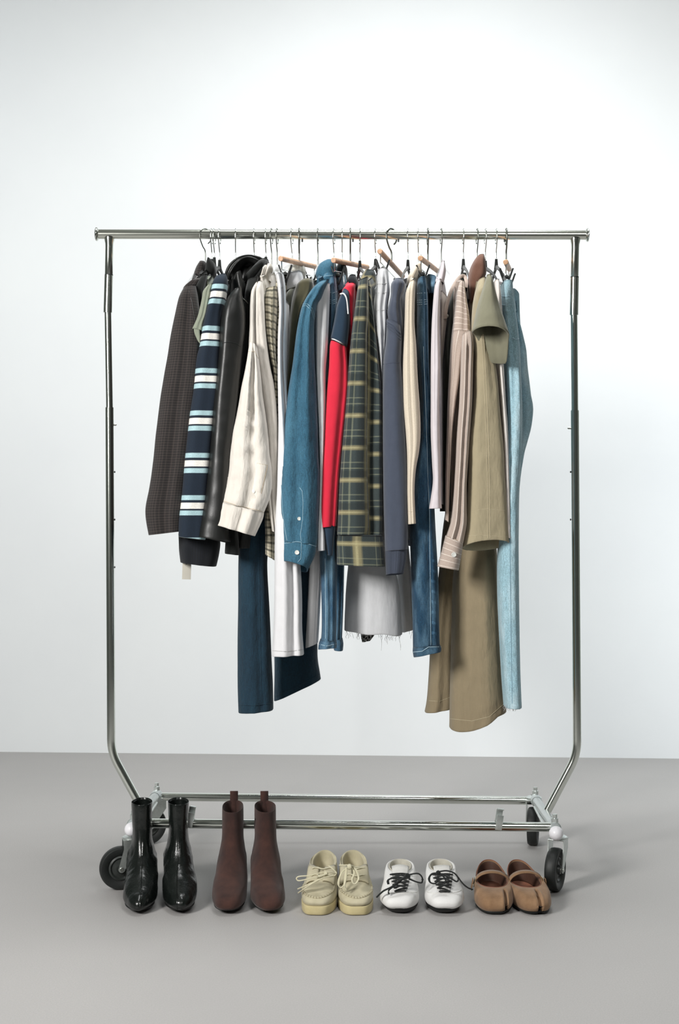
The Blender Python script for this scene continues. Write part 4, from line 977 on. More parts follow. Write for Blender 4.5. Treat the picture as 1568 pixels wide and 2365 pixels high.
# 26 olive tee
M['olive_tee'] = fabric('olive_jersey', '#7d7b67', .93, var=.06, wr=.35)
M['olive_in'] = fabric('olive_jersey_inside', '#4b4c3c', .95, wr=.3)
r, gb, g = top('olive_tee', 'olive green tee with a wide short sleeve flaring over the khaki jacket', 't-shirt', 1121, 1130, 1140, 640, 1130, 7, M['olive_tee'],
   [(1124, 636, 1134, 634, .016), (1120, 650, 1138, 650, .028), (1113, 672, 1144, 676, .036), (1103, 705, 1152, 705, .044), (1096, 738, 1164, 742, .054), (1091, 765, 1175, 776, .062)],
   seed=114, sleeveY=-.345, sb=.045, far_k=.3, sleeve_kw=dict(folds=2, fa=.05, wr=.03, inner=.05,
   hemdrop=lambda tx, ty: -.060 * sm(-.15, .5, ty) * sm(-.9, .3, tx) + (.010 * (1 - tx * tx) if ty < 0 else 0)))
# 27 floral blouse
t = NT('pale_floral_cotton'); vn = t.n('ShaderNodeTexVoronoi'); vn.inputs['Scale'].default_value = 90; t.l(t.coord('Object'), vn.inputs['Vector'])
t.col(t.mix(t.ramp(vn.outputs[0], .18, .28), hexc('#c3afbf'), hexc('#e4dfe2'))); t.set(Roughness=.9); M['floral'] = t.m
M['offwhite'] = fabric('off_white_cotton', '#ded8d3', .9, var=.04, wr=.3)
r, gb, g = top('floral_blouse', 'off-white blouse with faint lilac flowers, behind the olive tee and light jeans', 'blouse', 1146, 1150, 1162, 648, 1228, 7, M['offwhite'],
   [(1141, 650, 1152, 645, .02), (1142, 680, 1156, 680), (1144, 740, 1160, 740), (1146, 810, 1160, 810), (1149, 862, 1163, 862), (1154, 930, 1167, 930), (1159, 1000, 1172, 1000), (1164, 1120, 1175, 1120), (1167, 1240, 1178, 1243)], seed=117, sleeveY=-.24, sb=.03, far_k=0, sleeve_kw=dict(fa=.06, wr=.03))
loft('far_sleeve', [(1152, 652, 1162, 656, .02), (1168, 662, 1178, 668, .03), (1180, 690, 1192, 705, .035), (1184, 740, 1202, 760, .035), (1188, 790, 1211, 800, .035), (1196, 830, 1215, 830, .035), (1200, 870, 1215, 870, .03)], .19, .035, M['floral'], r, folds=1, fa=.1, wr=.06, seed=118, label='lilac flowered far sleeve')

# 28 light jeans
M['light_denim'] = denim('light_blue_denim', '#93b5c1', '#d0e1e7', .8, .6)
r, g, gf = legs('light_jeans', 'light blue loose jeans clipped rightmost on the rail with a frayed hem', 1169,
   [(1158, 655, 1181, 655, .06), (1158, 680, 1183, 680), (1158, 705, 1187, 712), (1160, 742, 1192, 742), (1163, 800, 1198, 800), (1166, 860, 1201, 860), (1168, 930, 1204, 930), (1168, 1000, 1204, 1000), (1164, 1070, 1201, 1070), (1158, 1150, 1197, 1150), (1150, 1275, 1196, 1275), (1149, 1360, 1197, 1360), (1153, 1454, 1198, 1454), (1159, 1560, 1200, 1560), (1164, 1630, 1203, 1630)],
   [(1180, 670, 1196, 690), (1186, 740, 1200, 780), (1192, 800, 1211, 812), (1196, 862, 1217, 862), (1200, 926, 1225, 926), (1200, 947, 1229, 947), (1200, 977, 1225, 977), (1196, 1000, 1220, 1000), (1190, 1058, 1206, 1058), (1180, 1138, 1196, 1138), (1170, 1300, 1190, 1300), (1168, 1450, 1190, 1450), (1168, 1600, 1190, 1600)], M['light_denim'], seed=121, Yn=-.21, Yf=.09, b=.055, bf=.06, kwn=dict(folds=2, fa=.08, wr=.05, elbow=.3), kwf=dict(folds=1, fa=.12, wr=.08))
loft('seat_panel', [(1186, 720, 1194, 735, .04), (1188, 790, 1212, 806, .05), (1192, 840, 1216, 850, .05), (1194, 890, 1221, 900, .05), (1196, 930, 1229, 940, .05), (1196, 970, 1226, 980, .05), (1194, 1010, 1218, 1015, .045), (1190, 1060, 1204, 1065, .035)], -.01, .05, M['light_denim'], r, folds=1, fa=.16, wr=.10, seed=124, closed_bottom=True)
for yy in (662, 684, 704): seam(g, [(1159, yy), (1170, yy + 1), (1182, yy)], M['jean_thread'], r, r=.0008)
seam(g, [(1168, 708), (1171, 800), (1176, 1000), (1176, 1150), (1178, 1258), (1180, 1450), (1183, 1625)], M['thread'], r, r=.0008)
patch(g, [(1169, 686), (1179, 688), (1179, 728), (1168, 724)], M['light_denim'], r, 'belt_loop', .003)
seam(g, [(1184, 780), (1192, 784), (1198, 782)], M['jean_thread'], r, r=.001)
m = MB()
for k in range(34):
    x = rnd.uniform(1166, 1203); thread(x, 1627, rnd.uniform(-.255, -.18), rnd.uniform(6, 16))
fr = m.build('frayed_threads', M['white_thread'], r, 'short frayed threads at the hem'); fr['kind'] = 'stuff'
# ------------------------------------------------------------------ shoes
class Frame:
    def __init__(s, toe, heel, yt=-.448, yh=-.20, mir=1):
        a = Vector(((toe - CX) * (yt + D0) / F, yt, 0)); b = Vector(((heel - CX) * (yh + D0) / F, yh, 0))
        s.c = (a + b) / 2; s.d = (a - b).normalized(); s.s = Vector((-s.d.y, s.d.x, 0)); s.m = mir; s.L = (a - b).length
    def __call__(s, x, y, z):      # local: x right, y towards heel, z up
        return s.c - s.d * y + s.s * (x * s.m) + Vector((0, 0, z))
def ring(n, yf, yb, w, zf, zb, pf=.8, pb=.9, waist=0.0, skew=0.0, zc=1.0, notch=None, zmid=0.0):
    out = []
    for i in range(n):
        th = 2 * math.pi * i / n; c = math.cos(th); s = math.sin(th)
        t = (1 - c) / 2; p = lerp(pf, pb, sm(.2, .8, t))
        x = w * math.copysign(abs(s) ** p, s) * (1 - waist * sm(.25, .65, t))
        x += skew * (1 - t) ** 2
        y = lerp(yf, yb, t); z = lerp(zf, zb, t ** zc) + zmid * math.sin(math.pi * t)
        out.append(Vector((x, y, z)))
    return out
def shoe_loft(name, fr, rings, m, parent, n=64, per=5, cap0=True, cap1=True, notch=None, mats=None, label=None, post=None):
    R = [ring(n, **r) for r in rings]; rows = []
    for j in range(len(R) - 1):
        a, b, c, d = R[max(0, j - 1)], R[j], R[j + 1], R[min(len(R) - 1, j + 2)]
        for k in range(per): rows.append([cr(a[i], b[i], c[i], d[i], k / per) for i in range(n)])
    rows.append(R[-1])
    vs = []
    for j, rw in enumerate(rows):
        for q in rw:
            q = q.copy()
            if post: q = post(q, j / (len(rows) - 1))
            vs.append(fr(*q))
    fs = []
    flip = fr.m < 0
    for j in range(len(rows) - 1):
        for i in range(n):
            k = (i + 1) % n; f = (j * n + i, (j + 1) * n + i, (j + 1) * n + k, j * n + k); fs.append(f[::-1] if flip else f)
    if cap0: fs.append(tuple(range(n)))
    if cap1: fs.append(tuple((len(rows) - 1) * n + i for i in range(n - 1, -1, -1)))
    o = mk(name, vs, fs, m, parent, [(v.x, v.y) for v in vs], True, label)
    g = Grid(vs, [f for f in fs if len(f) == 4]); g.o = o; return g
K = lambda **k: k
def down(g, fr, x, y):
    l, n, i, d = g.b.ray_cast(fr(x, y, .2), Vector((0, 0, -1)))
    if l is None or l.z < .03: l, n, i, d = g.b.find_nearest(fr(x, y, .07))
    if n.z < 0: n = -n
    return l, n

M['boot_leather'] = leather('glossy_black_leather', '#121614', .24, .55, 38)
M['sole_black'] = plain('black_sole', '#0c0f0d', .6, var=.2)
M['sole_edge'] = plain('worn_sole_edge', '#4a3d33', .7, var=.3)
M['lining_dk'] = fabric('dark_lining', '#1a1b19', .9, wr=0)
def suede(name, c, c2, rough=.95):
    t = NT(name); oc = t.coord('Object'); n1 = t.noise(oc, 26, 4); n2 = t.noise(oc, 900, 2)
    t.col(t.mix(t.ramp(n1, .35, .7), hexc(c), hexc(c2))); t.set(Roughness=rough, Sheen_Weight=.15); t.bump(n2, .4, .0008); return t.m
M['brown_suede'] = suede('dark_brown_suede', '#2e1b17', '#472b23')
M['brown_elastic'] = bands('brown_elastic', '#241613', [(.003, 0, .0006, '#3a2721', .6)], [])
def boot(kind, toe, heel, label, group, mir, k=1.0):
    fr = Frame(toe, heel, -.446, -.215)
    r = empty('ankle_boot', fr(0, 0, 0), label, 'boot', group)
    black = kind == 'black'; m = M['boot_leather'] if black else M['brown_suede']
    fr.m = mir
    w = .044 if black else .0445; pf = 1.12 if black else .78
    zt = .218 if black else .212
    zt2 = zt - (0 if black else .0)
    rings = [K(yf=-.116, yb=.118, w=w * .84, zf=.011, zb=.040, pf=pf, waist=.34, skew=-.003, zc=2.2),
             K(yf=-.122, yb=.121, w=w * .95, zf=.018, zb=.050, pf=pf, waist=.30, skew=-.003, zc=2.0),
             K(yf=-.119, yb=.123, w=w * .97, zf=.030, zb=.062, pf=pf, waist=.27, skew=-.003, zc=1.6),
             K(yf=-.106, yb=.122, w=w * .92, zf=.041, zb=.075, pf=pf * .95, waist=.16, skew=-.002),
             K(yf=-.082, yb=.120, w=w * .84, zf=.053, zb=.090, pf=.9, waist=.06),
             K(yf=-.048, yb=.117, w=.0340, zf=.070, zb=.108, pf=.88, waist=0),
             K(yf=-.018, yb=.113, w=.0275 if black else .0295, zf=.096, zb=.128, pf=.85),
             K(yf=.001, yb=.109, w=.0232 if black else .0262, zf=.127, zb=.150, pf=.85),
             K(yf=.010, yb=.106, w=.0232 if black else .0252, zf=.165, zb=.175, pf=.85),
             K(yf=.012, yb=.105, w=.0248 if black else .0248, zf=zt - (0 if black else .010), zb=zt, pf=.85),
             K(yf=.014, yb=.103, w=.0236 if black else .0236, zf=zt - (0 if black else .010), zb=zt, pf=.85),
             K(yf=.015, yb=.102, w=.0225 if black else .0225, zf=zt - .014, zb=zt - .006, pf=.85),
             K(yf=.016, yb=.100, w=.0215, zf=zt - .06, zb=zt - .05, pf=.85),
             K(yf=-.01, yb=.100, w=.0225, zf=zt - .12, zb=zt - .12, pf=.85)]
    rr = random.Random(toe)
    sd = rr.uniform(0, 50)
    def post(q, v):
        a = .0030 if black else .0022
        if v > .62: a *= .4
        n_ = noise.noise(Vector((q.x * 18, q.y * 22, q.z * 16 + sd))) * a
        n2 = noise.noise(Vector((q.x * 20 + sd, q.y * 70, q.z * 55))) * (.0018 if black else .0007) * sm(-.06, -.02, q.y) * (1 - sm(.11, .14, q.z)) if v < .62 else 0
        n2 += noise.noise(Vector((q.x * 14 + sd, q.y * 90, q.z * 30))) * .0016 * (1 - sm(-.07, -.05, q.y)) * sm(-.115, -.095, q.y) if (black and v < .62) else 0
        return q + Vector(((n_ + n2) * (1 if q.x > 0 else -1), n_, n_ + n2))
    g = shoe_loft('upper', fr, rings, m, r, post=post, n=72, per=6)
    shoe_loft('sole', fr, [K(yf=-.106, yb=.040, w=w * .74, zf=.0085, zb=.003, pf=pf, waist=.3, skew=-.003), K(yf=-.114, yb=.06, w=w * .84, zf=.0105, zb=.012, pf=pf, waist=.3, skew=-.003), K(yf=-.1175, yb=.118, w=w * .87, zf=.0135, zb=.040, pf=pf, waist=.30, skew=-.003, zc=2.2), K(yf=-.115, yb=.118, w=w * .82, zf=.016, zb=.044, pf=pf, waist=.3, skew=-.003, zc=2.2)], M['sole_black'], r, n=48, per=3)
    shoe_loft('heel', fr, [K(yf=.058, yb=.112, w=.026, zf=0, zb=0, pf=.45, pb=.8), K(yf=.058, yb=.113, w=.0265, zf=.004, zb=.004, pf=.45, pb=.8), K(yf=.054, yb=.119, w=.030, zf=.042, zb=.046, pf=.45, pb=.8)], M['sole_black'], r, n=36, per=3)
    fr.m = 1
    return r, g, fr
r, g, fr = boot('black', 322, 330, 'glossy black leather ankle boot, leftmost shoe in the row, in front of the left caster', None, 1)
seam(g, [(330, 1945), (328, 1985), (327, 2020), (325, 2060), (323, 2095)], M['boot_leather'], r, 'front_seam', r=.0013)
seam(g, [(312, 2111), (320, 2113), (326, 2112)], M['sole_edge'], r, 'sole_scuff', r=.0011)
r, g, fr = boot('black', 415, 411, 'glossy black leather ankle boot, second shoe from the left', None, -1)
seam(g, [(413, 1935), (411, 1985), (409, 2020), (408, 2060), (409, 2100)], M['boot_leather'], r, 'front_seam', r=.0013)
seam(g, [(399, 2113), (408, 2115), (418, 2113)], M['sole_edge'], r, 'sole_scuff', r=.0011)
def pulltab(r, fr, z=.205):
    pts = [fr(0, .098, z - .03), fr(0, .101, z), fr(0, .104, z + .018), fr(0, .105, z + .030), fr(0, .108, z + .030), fr(0, .109, z + .016), fr(0, .107, z - .02)]
    sp = spline(pts, 4); side = fr.s * .0095; m = MB(); vs = []; fs = []
    for p in sp:
        vs += [p - side, p + side]
    for i in range(len(sp) - 1): fs.append((2 * i, 2 * i + 1, 2 * i + 3, 2 * i + 2))
    o = MB().add(vs, fs).build('pull_tab', M['brown_suede'], r); md = o.modifiers.new('s', 'SOLIDIFY'); md.thickness = .0022
for (t_, h_, lab, mir) in ((527, 541, 'dark brown suede ankle boot with pull tab, beside the black pair', 1), (621, 610, 'dark brown suede ankle boot with pull tab, next to the beige lace-ups', -1)):
    r, g, fr = boot('brown', t_, h_, lab, None, mir)
    pulltab(r, fr)
    y0 = 2108
    seam(g, [(t_ - 14, 2116), (t_, 2120), (t_ + 16, 2116)], M['sole_edge'], r, 'sole_edge', r=.0009)
    px = 570 if t_ < 570 else 583
    seam(g, [(h_ + (22 if t_ < 570 else -20), 1890), (h_ + (25 if t_ < 570 else -24), 1930), (h_ + (28 if t_ < 570 else -26), 1975)], M['brown_elastic'], r, 'elastic_gusset', r=.0016)

# beige moccasin lace-ups
M['beige_suede'] = suede('sand_suede', '#b5ad90', '#c9c1a6')
M['beige_in'] = suede('sand_leather_lining', '#a79a74', '#b3a680')
M['crepe'] = suede('crepe_sole', '#bfb183', '#cdc094')
M['beige_lace'] = suede('sand_lace', '#c9c3a6', '#d6d0b5')
M['beige_thread'] = fabric('brown_thread', '#8a7f62', .9, wr=0)
def moc(toe, heel, label, mir):
    fr = Frame(toe, heel, -.446, -.208); r = empty('moccasin_shoe', fr(0, 0, 0), label, 'shoe', None); fr.m = mir
    w = .0430
    shoe_loft('crepe_sole', fr, [K(yf=-.117, yb=.112, w=w * .93, zf=.001, zb=.001, pf=.55, waist=.14, skew=-.003), K(yf=-.121, yb=.116, w=w * .99, zf=.003, zb=.003, pf=.55, waist=.14, skew=-.003), K(yf=-.121, yb=.117, w=w * 1.0, zf=.019, zb=.023, pf=.55, waist=.14, skew=-.003), K(yf=-.118, yb=.112, w=w * .95, zf=.0205, zb=.025, pf=.55, waist=.14, skew=-.003)], M['crepe'], r, n=64, per=3,
        post=lambda q, v: q + Vector((noise.noise(q * 160) * .0006, noise.noise(q * 170 + Vector((3, 3, 3))) * .0006, 0)))
    rings = [K(yf=-.114, yb=.110, w=w * .92, zf=.018, zb=.020, pf=.58, waist=.14, skew=-.003),
             K(yf=-.120, yb=.115, w=w * .99, zf=.026, zb=.028, pf=.58, waist=.13, skew=-.003),
             K(yf=-.1185, yb=.117, w=w * 1.0, zf=.0315, zb=.042, pf=.58, waist=.12, skew=-.003),
             K(yf=-.113, yb=.117, w=w * .96, zf=.0365, zb=.056, pf=.56, waist=.08, skew=-.003),
             K(yf=-.104, yb=.116, w=w * .88, zf=.0395, zb=.063, pf=.54, waist=.04, skew=-.002),
             K(yf=-.082, yb=.115, w=w * .82, zf=.0460, zb=.070, pf=.6, skew=-.001),
             K(yf=-.048, yb=.114, w=w * .77, zf=.0580, zb=.079, pf=.7, zmid=.004),
             K(yf=-.014, yb=.112, w=w * .73, zf=.0700, zb=.088, pf=.8, zmid=.002),
             K(yf=.004, yb=.110, w=w * .66, zf=.073, zb=.093, pf=.9, zmid=-.004),
             K(yf=.007, yb=.107, w=w * .58, zf=.071, zb=.092, pf=.9, zmid=-.004),
             K(yf=.006, yb=.105, w=w * .56, zf=.060, zb=.080, pf=.9),
             K(yf=-.01, yb=.102, w=w * .60, zf=.036, zb=.036, pf=.9)]
    g = shoe_loft('upper', fr, rings, M['beige_suede'], r, n=72, per=6, post=lambda q, v: q + Vector((0, 0, .0012 * noise.noise(q * 26 + Vector((toe, 0, 0))))))
    shoe_loft('insole', fr, [K(yf=-.02, yb=.100, w=w * .58, zf=.037, zb=.037, pf=.9), K(yf=-.02, yb=.100, w=w * .58, zf=.039, zb=.039, pf=.9)], M['beige_in'], r, n=32, per=1)
    # raised moccasin seam round the toe
    pts = []
    for k in range(41):
        a = math.radians(lerp(-96, 96, k / 40)); xx = math.sin(a) * w * .84; yy = -.1115 + (1 - math.cos(a)) * .062 if abs(a) < 1.35 else -.1115 + (1 - math.cos(a)) * .072
        l, n_ = down(g, fr, xx - .003, yy); pts.append(l + Vector((0, 0, .0003)))
    MB().tube(pts, .0024, 8).build('toe_seam', M['beige_suede'], r, 'raised moccasin toe seam')
    m = MB()
    for k in range(2, len(pts) - 2, 2):
        p = pts[k]; tdir = (pts[k + 1] - pts[k - 1]).normalized(); sd = tdir.cross(Vector((0, 0, 1))).normalized()
        m.tube([p + sd * .0036 + Vector((0, 0, .0004)), p + Vector((0, 0, .0026)), p - sd * .0036 + Vector((0, 0, .0004))], .0006, 5)
    o = m.build('toe_stitching', M['beige_thread'], r); 
    # eyelet flaps
    for s in (-1, 1):
        vs = []; fs = []; nu, nv = 10, 6
        for j in range(nv + 1):
            for i in range(nu + 1):
                yy = lerp(-.048, .020, j / nv); xx = s * lerp(.030, .006, (i / nu)) 
                l, n_ = down(g, fr, xx, yy); 
                if n_.z < 0: n_ = -n_
                vs.append(l + n_ * (.0034 if i < nu else .002))
        w_ = nu + 1
        fs = [(j * w_ + i, j * w_ + i + 1, (j + 1) * w_ + i + 1, (j + 1) * w_ + i) for j in range(nv) for i in range(nu)]
        o = mk('lace_flap', vs, fs, M['beige_suede'], r); md = o.modifiers.new('s', 'SOLIDIFY'); md.thickness = .003; md.offset = 0
    fr.m = 1
    for yy in (-.034, -.006):
        pp = [];
        for k in range(9):
            xx = lerp(-.022, .022, k / 8); l, n_ = down(g, fr, xx, yy + .004 * math.sin(k)); pp.append(l + Vector((0, -.001, .0065)))
        MB().tube(pp, .0026, 8, flat=.6, up=(0, 0, 1)).build('lace', M['beige_lace'], r)
    return r, g, fr
r, g, fr = moc(733, 752, 'sand suede moccasin lace-up, left shoe of the beige pair, bow falling left', 1)
def lace(pts, m, parent, rad=.0024, flat=.6): MB().tube(spline([P(*q) for q in pts], 5), rad, 8, flat=flat, up=(0, 0, 1)).build('lace', m, parent)
BL = M['beige_lace']
lace([(777, 2018, -.40), (762, 2014, -.41), (740, 2016, -.415), (715, 2022, -.415), (692, 2024, -.41), (685, 2028, -.41), (690, 2034, -.412), (712, 2030, -.42), (738, 2024, -.425), (755, 2018, -.42)], BL, r)
lace([(752, 2016, -.41), (735, 2030, -.42), (715, 2042, -.425), (700, 2048, -.42), (688, 2053, -.41)], BL, r)
lace([(770, 2022, -.41), (745, 2028, -.425), (722, 2040, -.43), (704, 2052, -.425), (689, 2062, -.41)], BL, r)
lace([(760, 2000, -.385), (768, 2006, -.395), (776, 2016, -.40), (768, 2024, -.405), (745, 2024, -.415)], BL, r)
MB().lathe([(0, -.006), (.005, -.004), (.0062, 0), (.005, .004), (0, .006)], P(752, 2018, -.412), (1, 0, .2), 14).build('lace_knot', BL, r)
r, g, fr = moc(822, 814, 'sand suede moccasin lace-up, right shoe of the beige pair, bow hanging in front', -1)
lace([(800, 2006, -.40), (790, 2014, -.41), (783, 2030, -.42), (782, 2044, -.425), (787, 2050, -.425), (794, 2044, -.425), (797, 2026, -.42), (800, 2008, -.405)], BL, r)
lace([(814, 2004, -.40), (818, 2016, -.415), (813, 2030, -.425), (816, 2040, -.43), (822, 2040, -.43), (828, 2028, -.425), (824, 2012, -.415), (816, 2002, -.40)], BL, r)
lace([(800, 2004, -.40), (799, 2024, -.42), (796, 2044, -.43), (800, 2056, -.43)], BL, r)
lace([(784, 1998, -.385), (795, 1998, -.395), (808, 1998, -.40), (820, 2002, -.40), (832, 2004, -.395)], BL, r)
MB().lathe([(0, -.006), (.0055, -.004), (.0068, 0), (.0055, .004), (0, .006)], P(807, 2002, -.41), (1, 0, .2), 14).build('lace_knot', BL, r)

# white sneakers with black laces
M['sneaker'] = plain('white_nylon_and_leather', '#e4e3e1', .6, bump=.25, bscale=400, var=.03)
M['sneaker_in'] = fabric('cream_terry', '#c3bfb2', .95, wr=.1)
M['sneaker_mesh'] = fabric('off_white_mesh', '#d8d7d3', .9, wr=.1)
M['lace_black'] = bands('black_lace_weave', '#111514', [], [], wr=0)
def sneaker(toe, heel, label, mir):
    fr = Frame(toe, heel, -.446, -.225); r = empty('sneaker', fr(0, 0, 0), label, 'sneaker', None); fr.m = mir
    w = .0475
    shoe_loft('outsole', fr, [K(yf=-.088, yb=.095, w=w * .80, zf=.001, zb=.001, pf=.7, waist=.25), K(yf=-.098, yb=.100, w=w * .86, zf=.004, zb=.004, pf=.7, waist=.25), K(yf=-.111, yb=.106, w=w * .93, zf=.014, zb=.012, pf=.7, waist=.25), K(yf=-.109, yb=.105, w=w * .9, zf=.020, zb=.016, pf=.7, waist=.25)], M['sole_black'], r, n=48, per=3, label='black rubber outsole')
    rings = [K(yf=-.109, yb=.106, w=w * .92, zf=.015, zb=.012, pf=.58, waist=.25, skew=-.003),
             K(yf=-.116, yb=.110, w=w * 1.0, zf=.021, zb=.020, pf=.58, waist=.24, skew=-.004),
             K(yf=-.116, yb=.111, w=w * 1.0, zf=.030, zb=.032, pf=.58, waist=.22, skew=-.004),
             K(yf=-.108, yb=.110, w=w * .95, zf=.038, zb=.045, pf=.62, waist=.18, skew=-.003),
             K(yf=-.088, yb=.109, w=w * .86, zf=.044, zb=.055, pf=.75, waist=.10, skew=-.002),
             K(yf=-.055, yb=.108, w=w * .78, zf=.052, zb=.062, pf=.8, zmid=.003),
             K(yf=-.018, yb=.106, w=w * .72, zf=.062, zb=.068, pf=.85, zmid=.004),
             K(yf=.004, yb=.104, w=w * .68, zf=.067, zb=.074, pf=.9, zmid=.001),
             K(yf=.008, yb=.101, w=w * .60, zf=.066, zb=.075, pf=.9),
             K(yf=.010, yb=.097, w=w * .54, zf=.058, zb=.066, pf=.9),
             K(yf=-.00, yb=.096, w=w * .56, zf=.030, zb=.030, pf=.9)]
    g = shoe_loft('upper', fr, rings, M['sneaker'], r, n=72, per=6, post=lambda q, v: q + Vector((0, 0, .0016 * noise.noise(q * 34 + Vector((toe, 0, 0))))))
    shoe_loft('lining', fr, [K(yf=.0, yb=.098, w=w * .56, zf=.031, zb=.031, pf=.9), K(yf=.010, yb=.0985, w=w * .565, zf=.056, zb=.066, pf=.9), K(yf=.012, yb=.0985, w=w * .56, zf=.0655, zb=.0752, pf=.9), K(yf=.014, yb=.096, w=w * .52, zf=.066, zb=.0762, pf=.9), K(yf=.016, yb=.093, w=w * .49, zf=.058, zb=.066, pf=.9), K(yf=.01, yb=.092, w=w * .5, zf=.033, zb=.033, pf=.9)], M['sneaker_in'], r, n=48, per=4)
    # tongue
    vs = []; nu, nv = 10, 12
    for j in range(nv + 1):
        for i in range(nu + 1):
            yy = lerp(-.075, .018, j / nv); hw = lerp(.010, .020, j / nv); xx = lerp(-hw, hw, i / nu)
            l, n_ = down(g, fr, xx, min(yy, .004)); z = l.z + .0028 * math.cos((i / nu - .5) * math.pi) + (.012 * sm(.0, .02, yy))
            q = fr(xx, yy, z); vs.append(q)
    w_ = nu + 1; fs = [(j * w_ + i, j * w_ + i + 1, (j + 1) * w_ + i + 1, (j + 1) * w_ + i) for j in range(nv) for i in range(nu)]
    o = mk('tongue', vs, fs, M['sneaker_mesh'], r); md = o.modifiers.new('s', 'SOLIDIFY'); md.thickness = .003; md.offset = 0
    # eyestay edges and toe overlay seam
    for s in (-1, 1):
        pp = []
        for k in range(14):
            yy = lerp(-.080, .0, k / 13); l, n_ = down(g, fr, s * lerp(.010, .021, k / 13), yy); pp.append(l + Vector((0, 0, .0012)))
        MB().tube(pp, .0019, 8).build('eyestay', M['sneaker'], r)
    pp = []
    for k in range(21):
        a = math.radians(lerp(-80, 80, k / 20)); l, n_ = down(g, fr, math.sin(a) * w * .83, -.089 + (1 - math.cos(a)) * .04); pp.append(l + n_ * .0002)
    MB().tube(pp, .0011, 6).build('toe_overlay_seam', M['sneaker_mesh'], r)
    # criss-cross laces
    rows = [-.086, -.071, -.056, -.041, -.026, -.011]
    for k in range(len(rows)):
        for a_, b_ in (((-1, rows[k]), (1, rows[min(k + 1, 5)])), ((1, rows[k]), (-1, rows[min(k + 1, 5)]))):
            if k == 0 and a_[0] == 1: b_ = (-1, rows[0])
            pp = []
            for q in range(9):
                t_ = q / 8; yy = lerp(a_[1], b_[1], t_); hw = lerp(.013, .024, (yy + .086) / .075)
                xx = lerp(a_[0], b_[0], t_) * hw; l, n_ = down(g, fr, xx, yy); pp.append(l + Vector((0, 0, .0042 + .0012 * math.sin(math.pi * t_))))
            MB().tube(pp, .0034, 8, flat=.4, up=(0, 0, 1)).build('lace', M['lace_black'], r)
    fr.m = 1
    return r, g, fr
LB = M['lace_black']
r, g, fr = sneaker(925, 924, 'white sneaker with black laces, left one, lace end hanging over its left side', 1)
lace([(943, 2021, -.41), (955, 2018, -.415), (967, 2018, -.415), (975, 2027, -.415), (974, 2038, -.415), (963, 2037, -.42), (945, 2030, -.42)], LB, r, .0030)
lace([(943, 2022, -.42), (925, 2032, -.43), (905, 2048, -.435), (885, 2058, -.435), (870, 2072, -.43)], LB, r, .0034)
lace([(935, 2028, -.42), (915, 2026, -.42), (897, 2032, -.42), (897, 2042, -.425)], LB, r, .0030)
lace([(930, 2030, -.42), (912, 2045, -.435), (898, 2056, -.435), (898, 2065, -.435)], LB, r, .0030)
MB().lathe([(0, -.007), (.005, -.005), (.0065, 0), (.005, .005), (0, .007)], P(941, 2023, -.425), (1, 0, -.4), 14).build('lace_knot', LB, r)
r, g, fr = sneaker(1028, 1015, 'white sneaker with black laces, right one, lace end trailing towards the brown shoe', -1)
lace([(1010, 2014, -.41), (1030, 2011, -.415), (1048, 2016, -.42), (1058, 2028, -.42), (1055, 2036, -.42), (1043, 2030, -.42), (1020, 2018, -.42)], LB, r, .0030)
lace([(1058, 2026, -.42), (1068, 2040, -.415), (1080, 2050, -.40), (1091, 2054, -.39)], LB, r, .0028)
lace([(1012, 2016, -.41), (998, 2018, -.42), (991, 2028, -.425), (994, 2038, -.43), (1006, 2040, -.43), (1012, 2026, -.425)], LB, r, .0028)
lace([(1018, 2018, -.42), (1028, 2030, -.43), (1028, 2040, -.43), (1010, 2042, -.43)], LB, r, .0026)
MB().lathe([(0, -.006), (.0045, -.004), (.006, 0), (.0045, .004), (0, .006)], P(1012, 2016, -.42), (1, 0, 0), 14).build('lace_knot', LB, r)

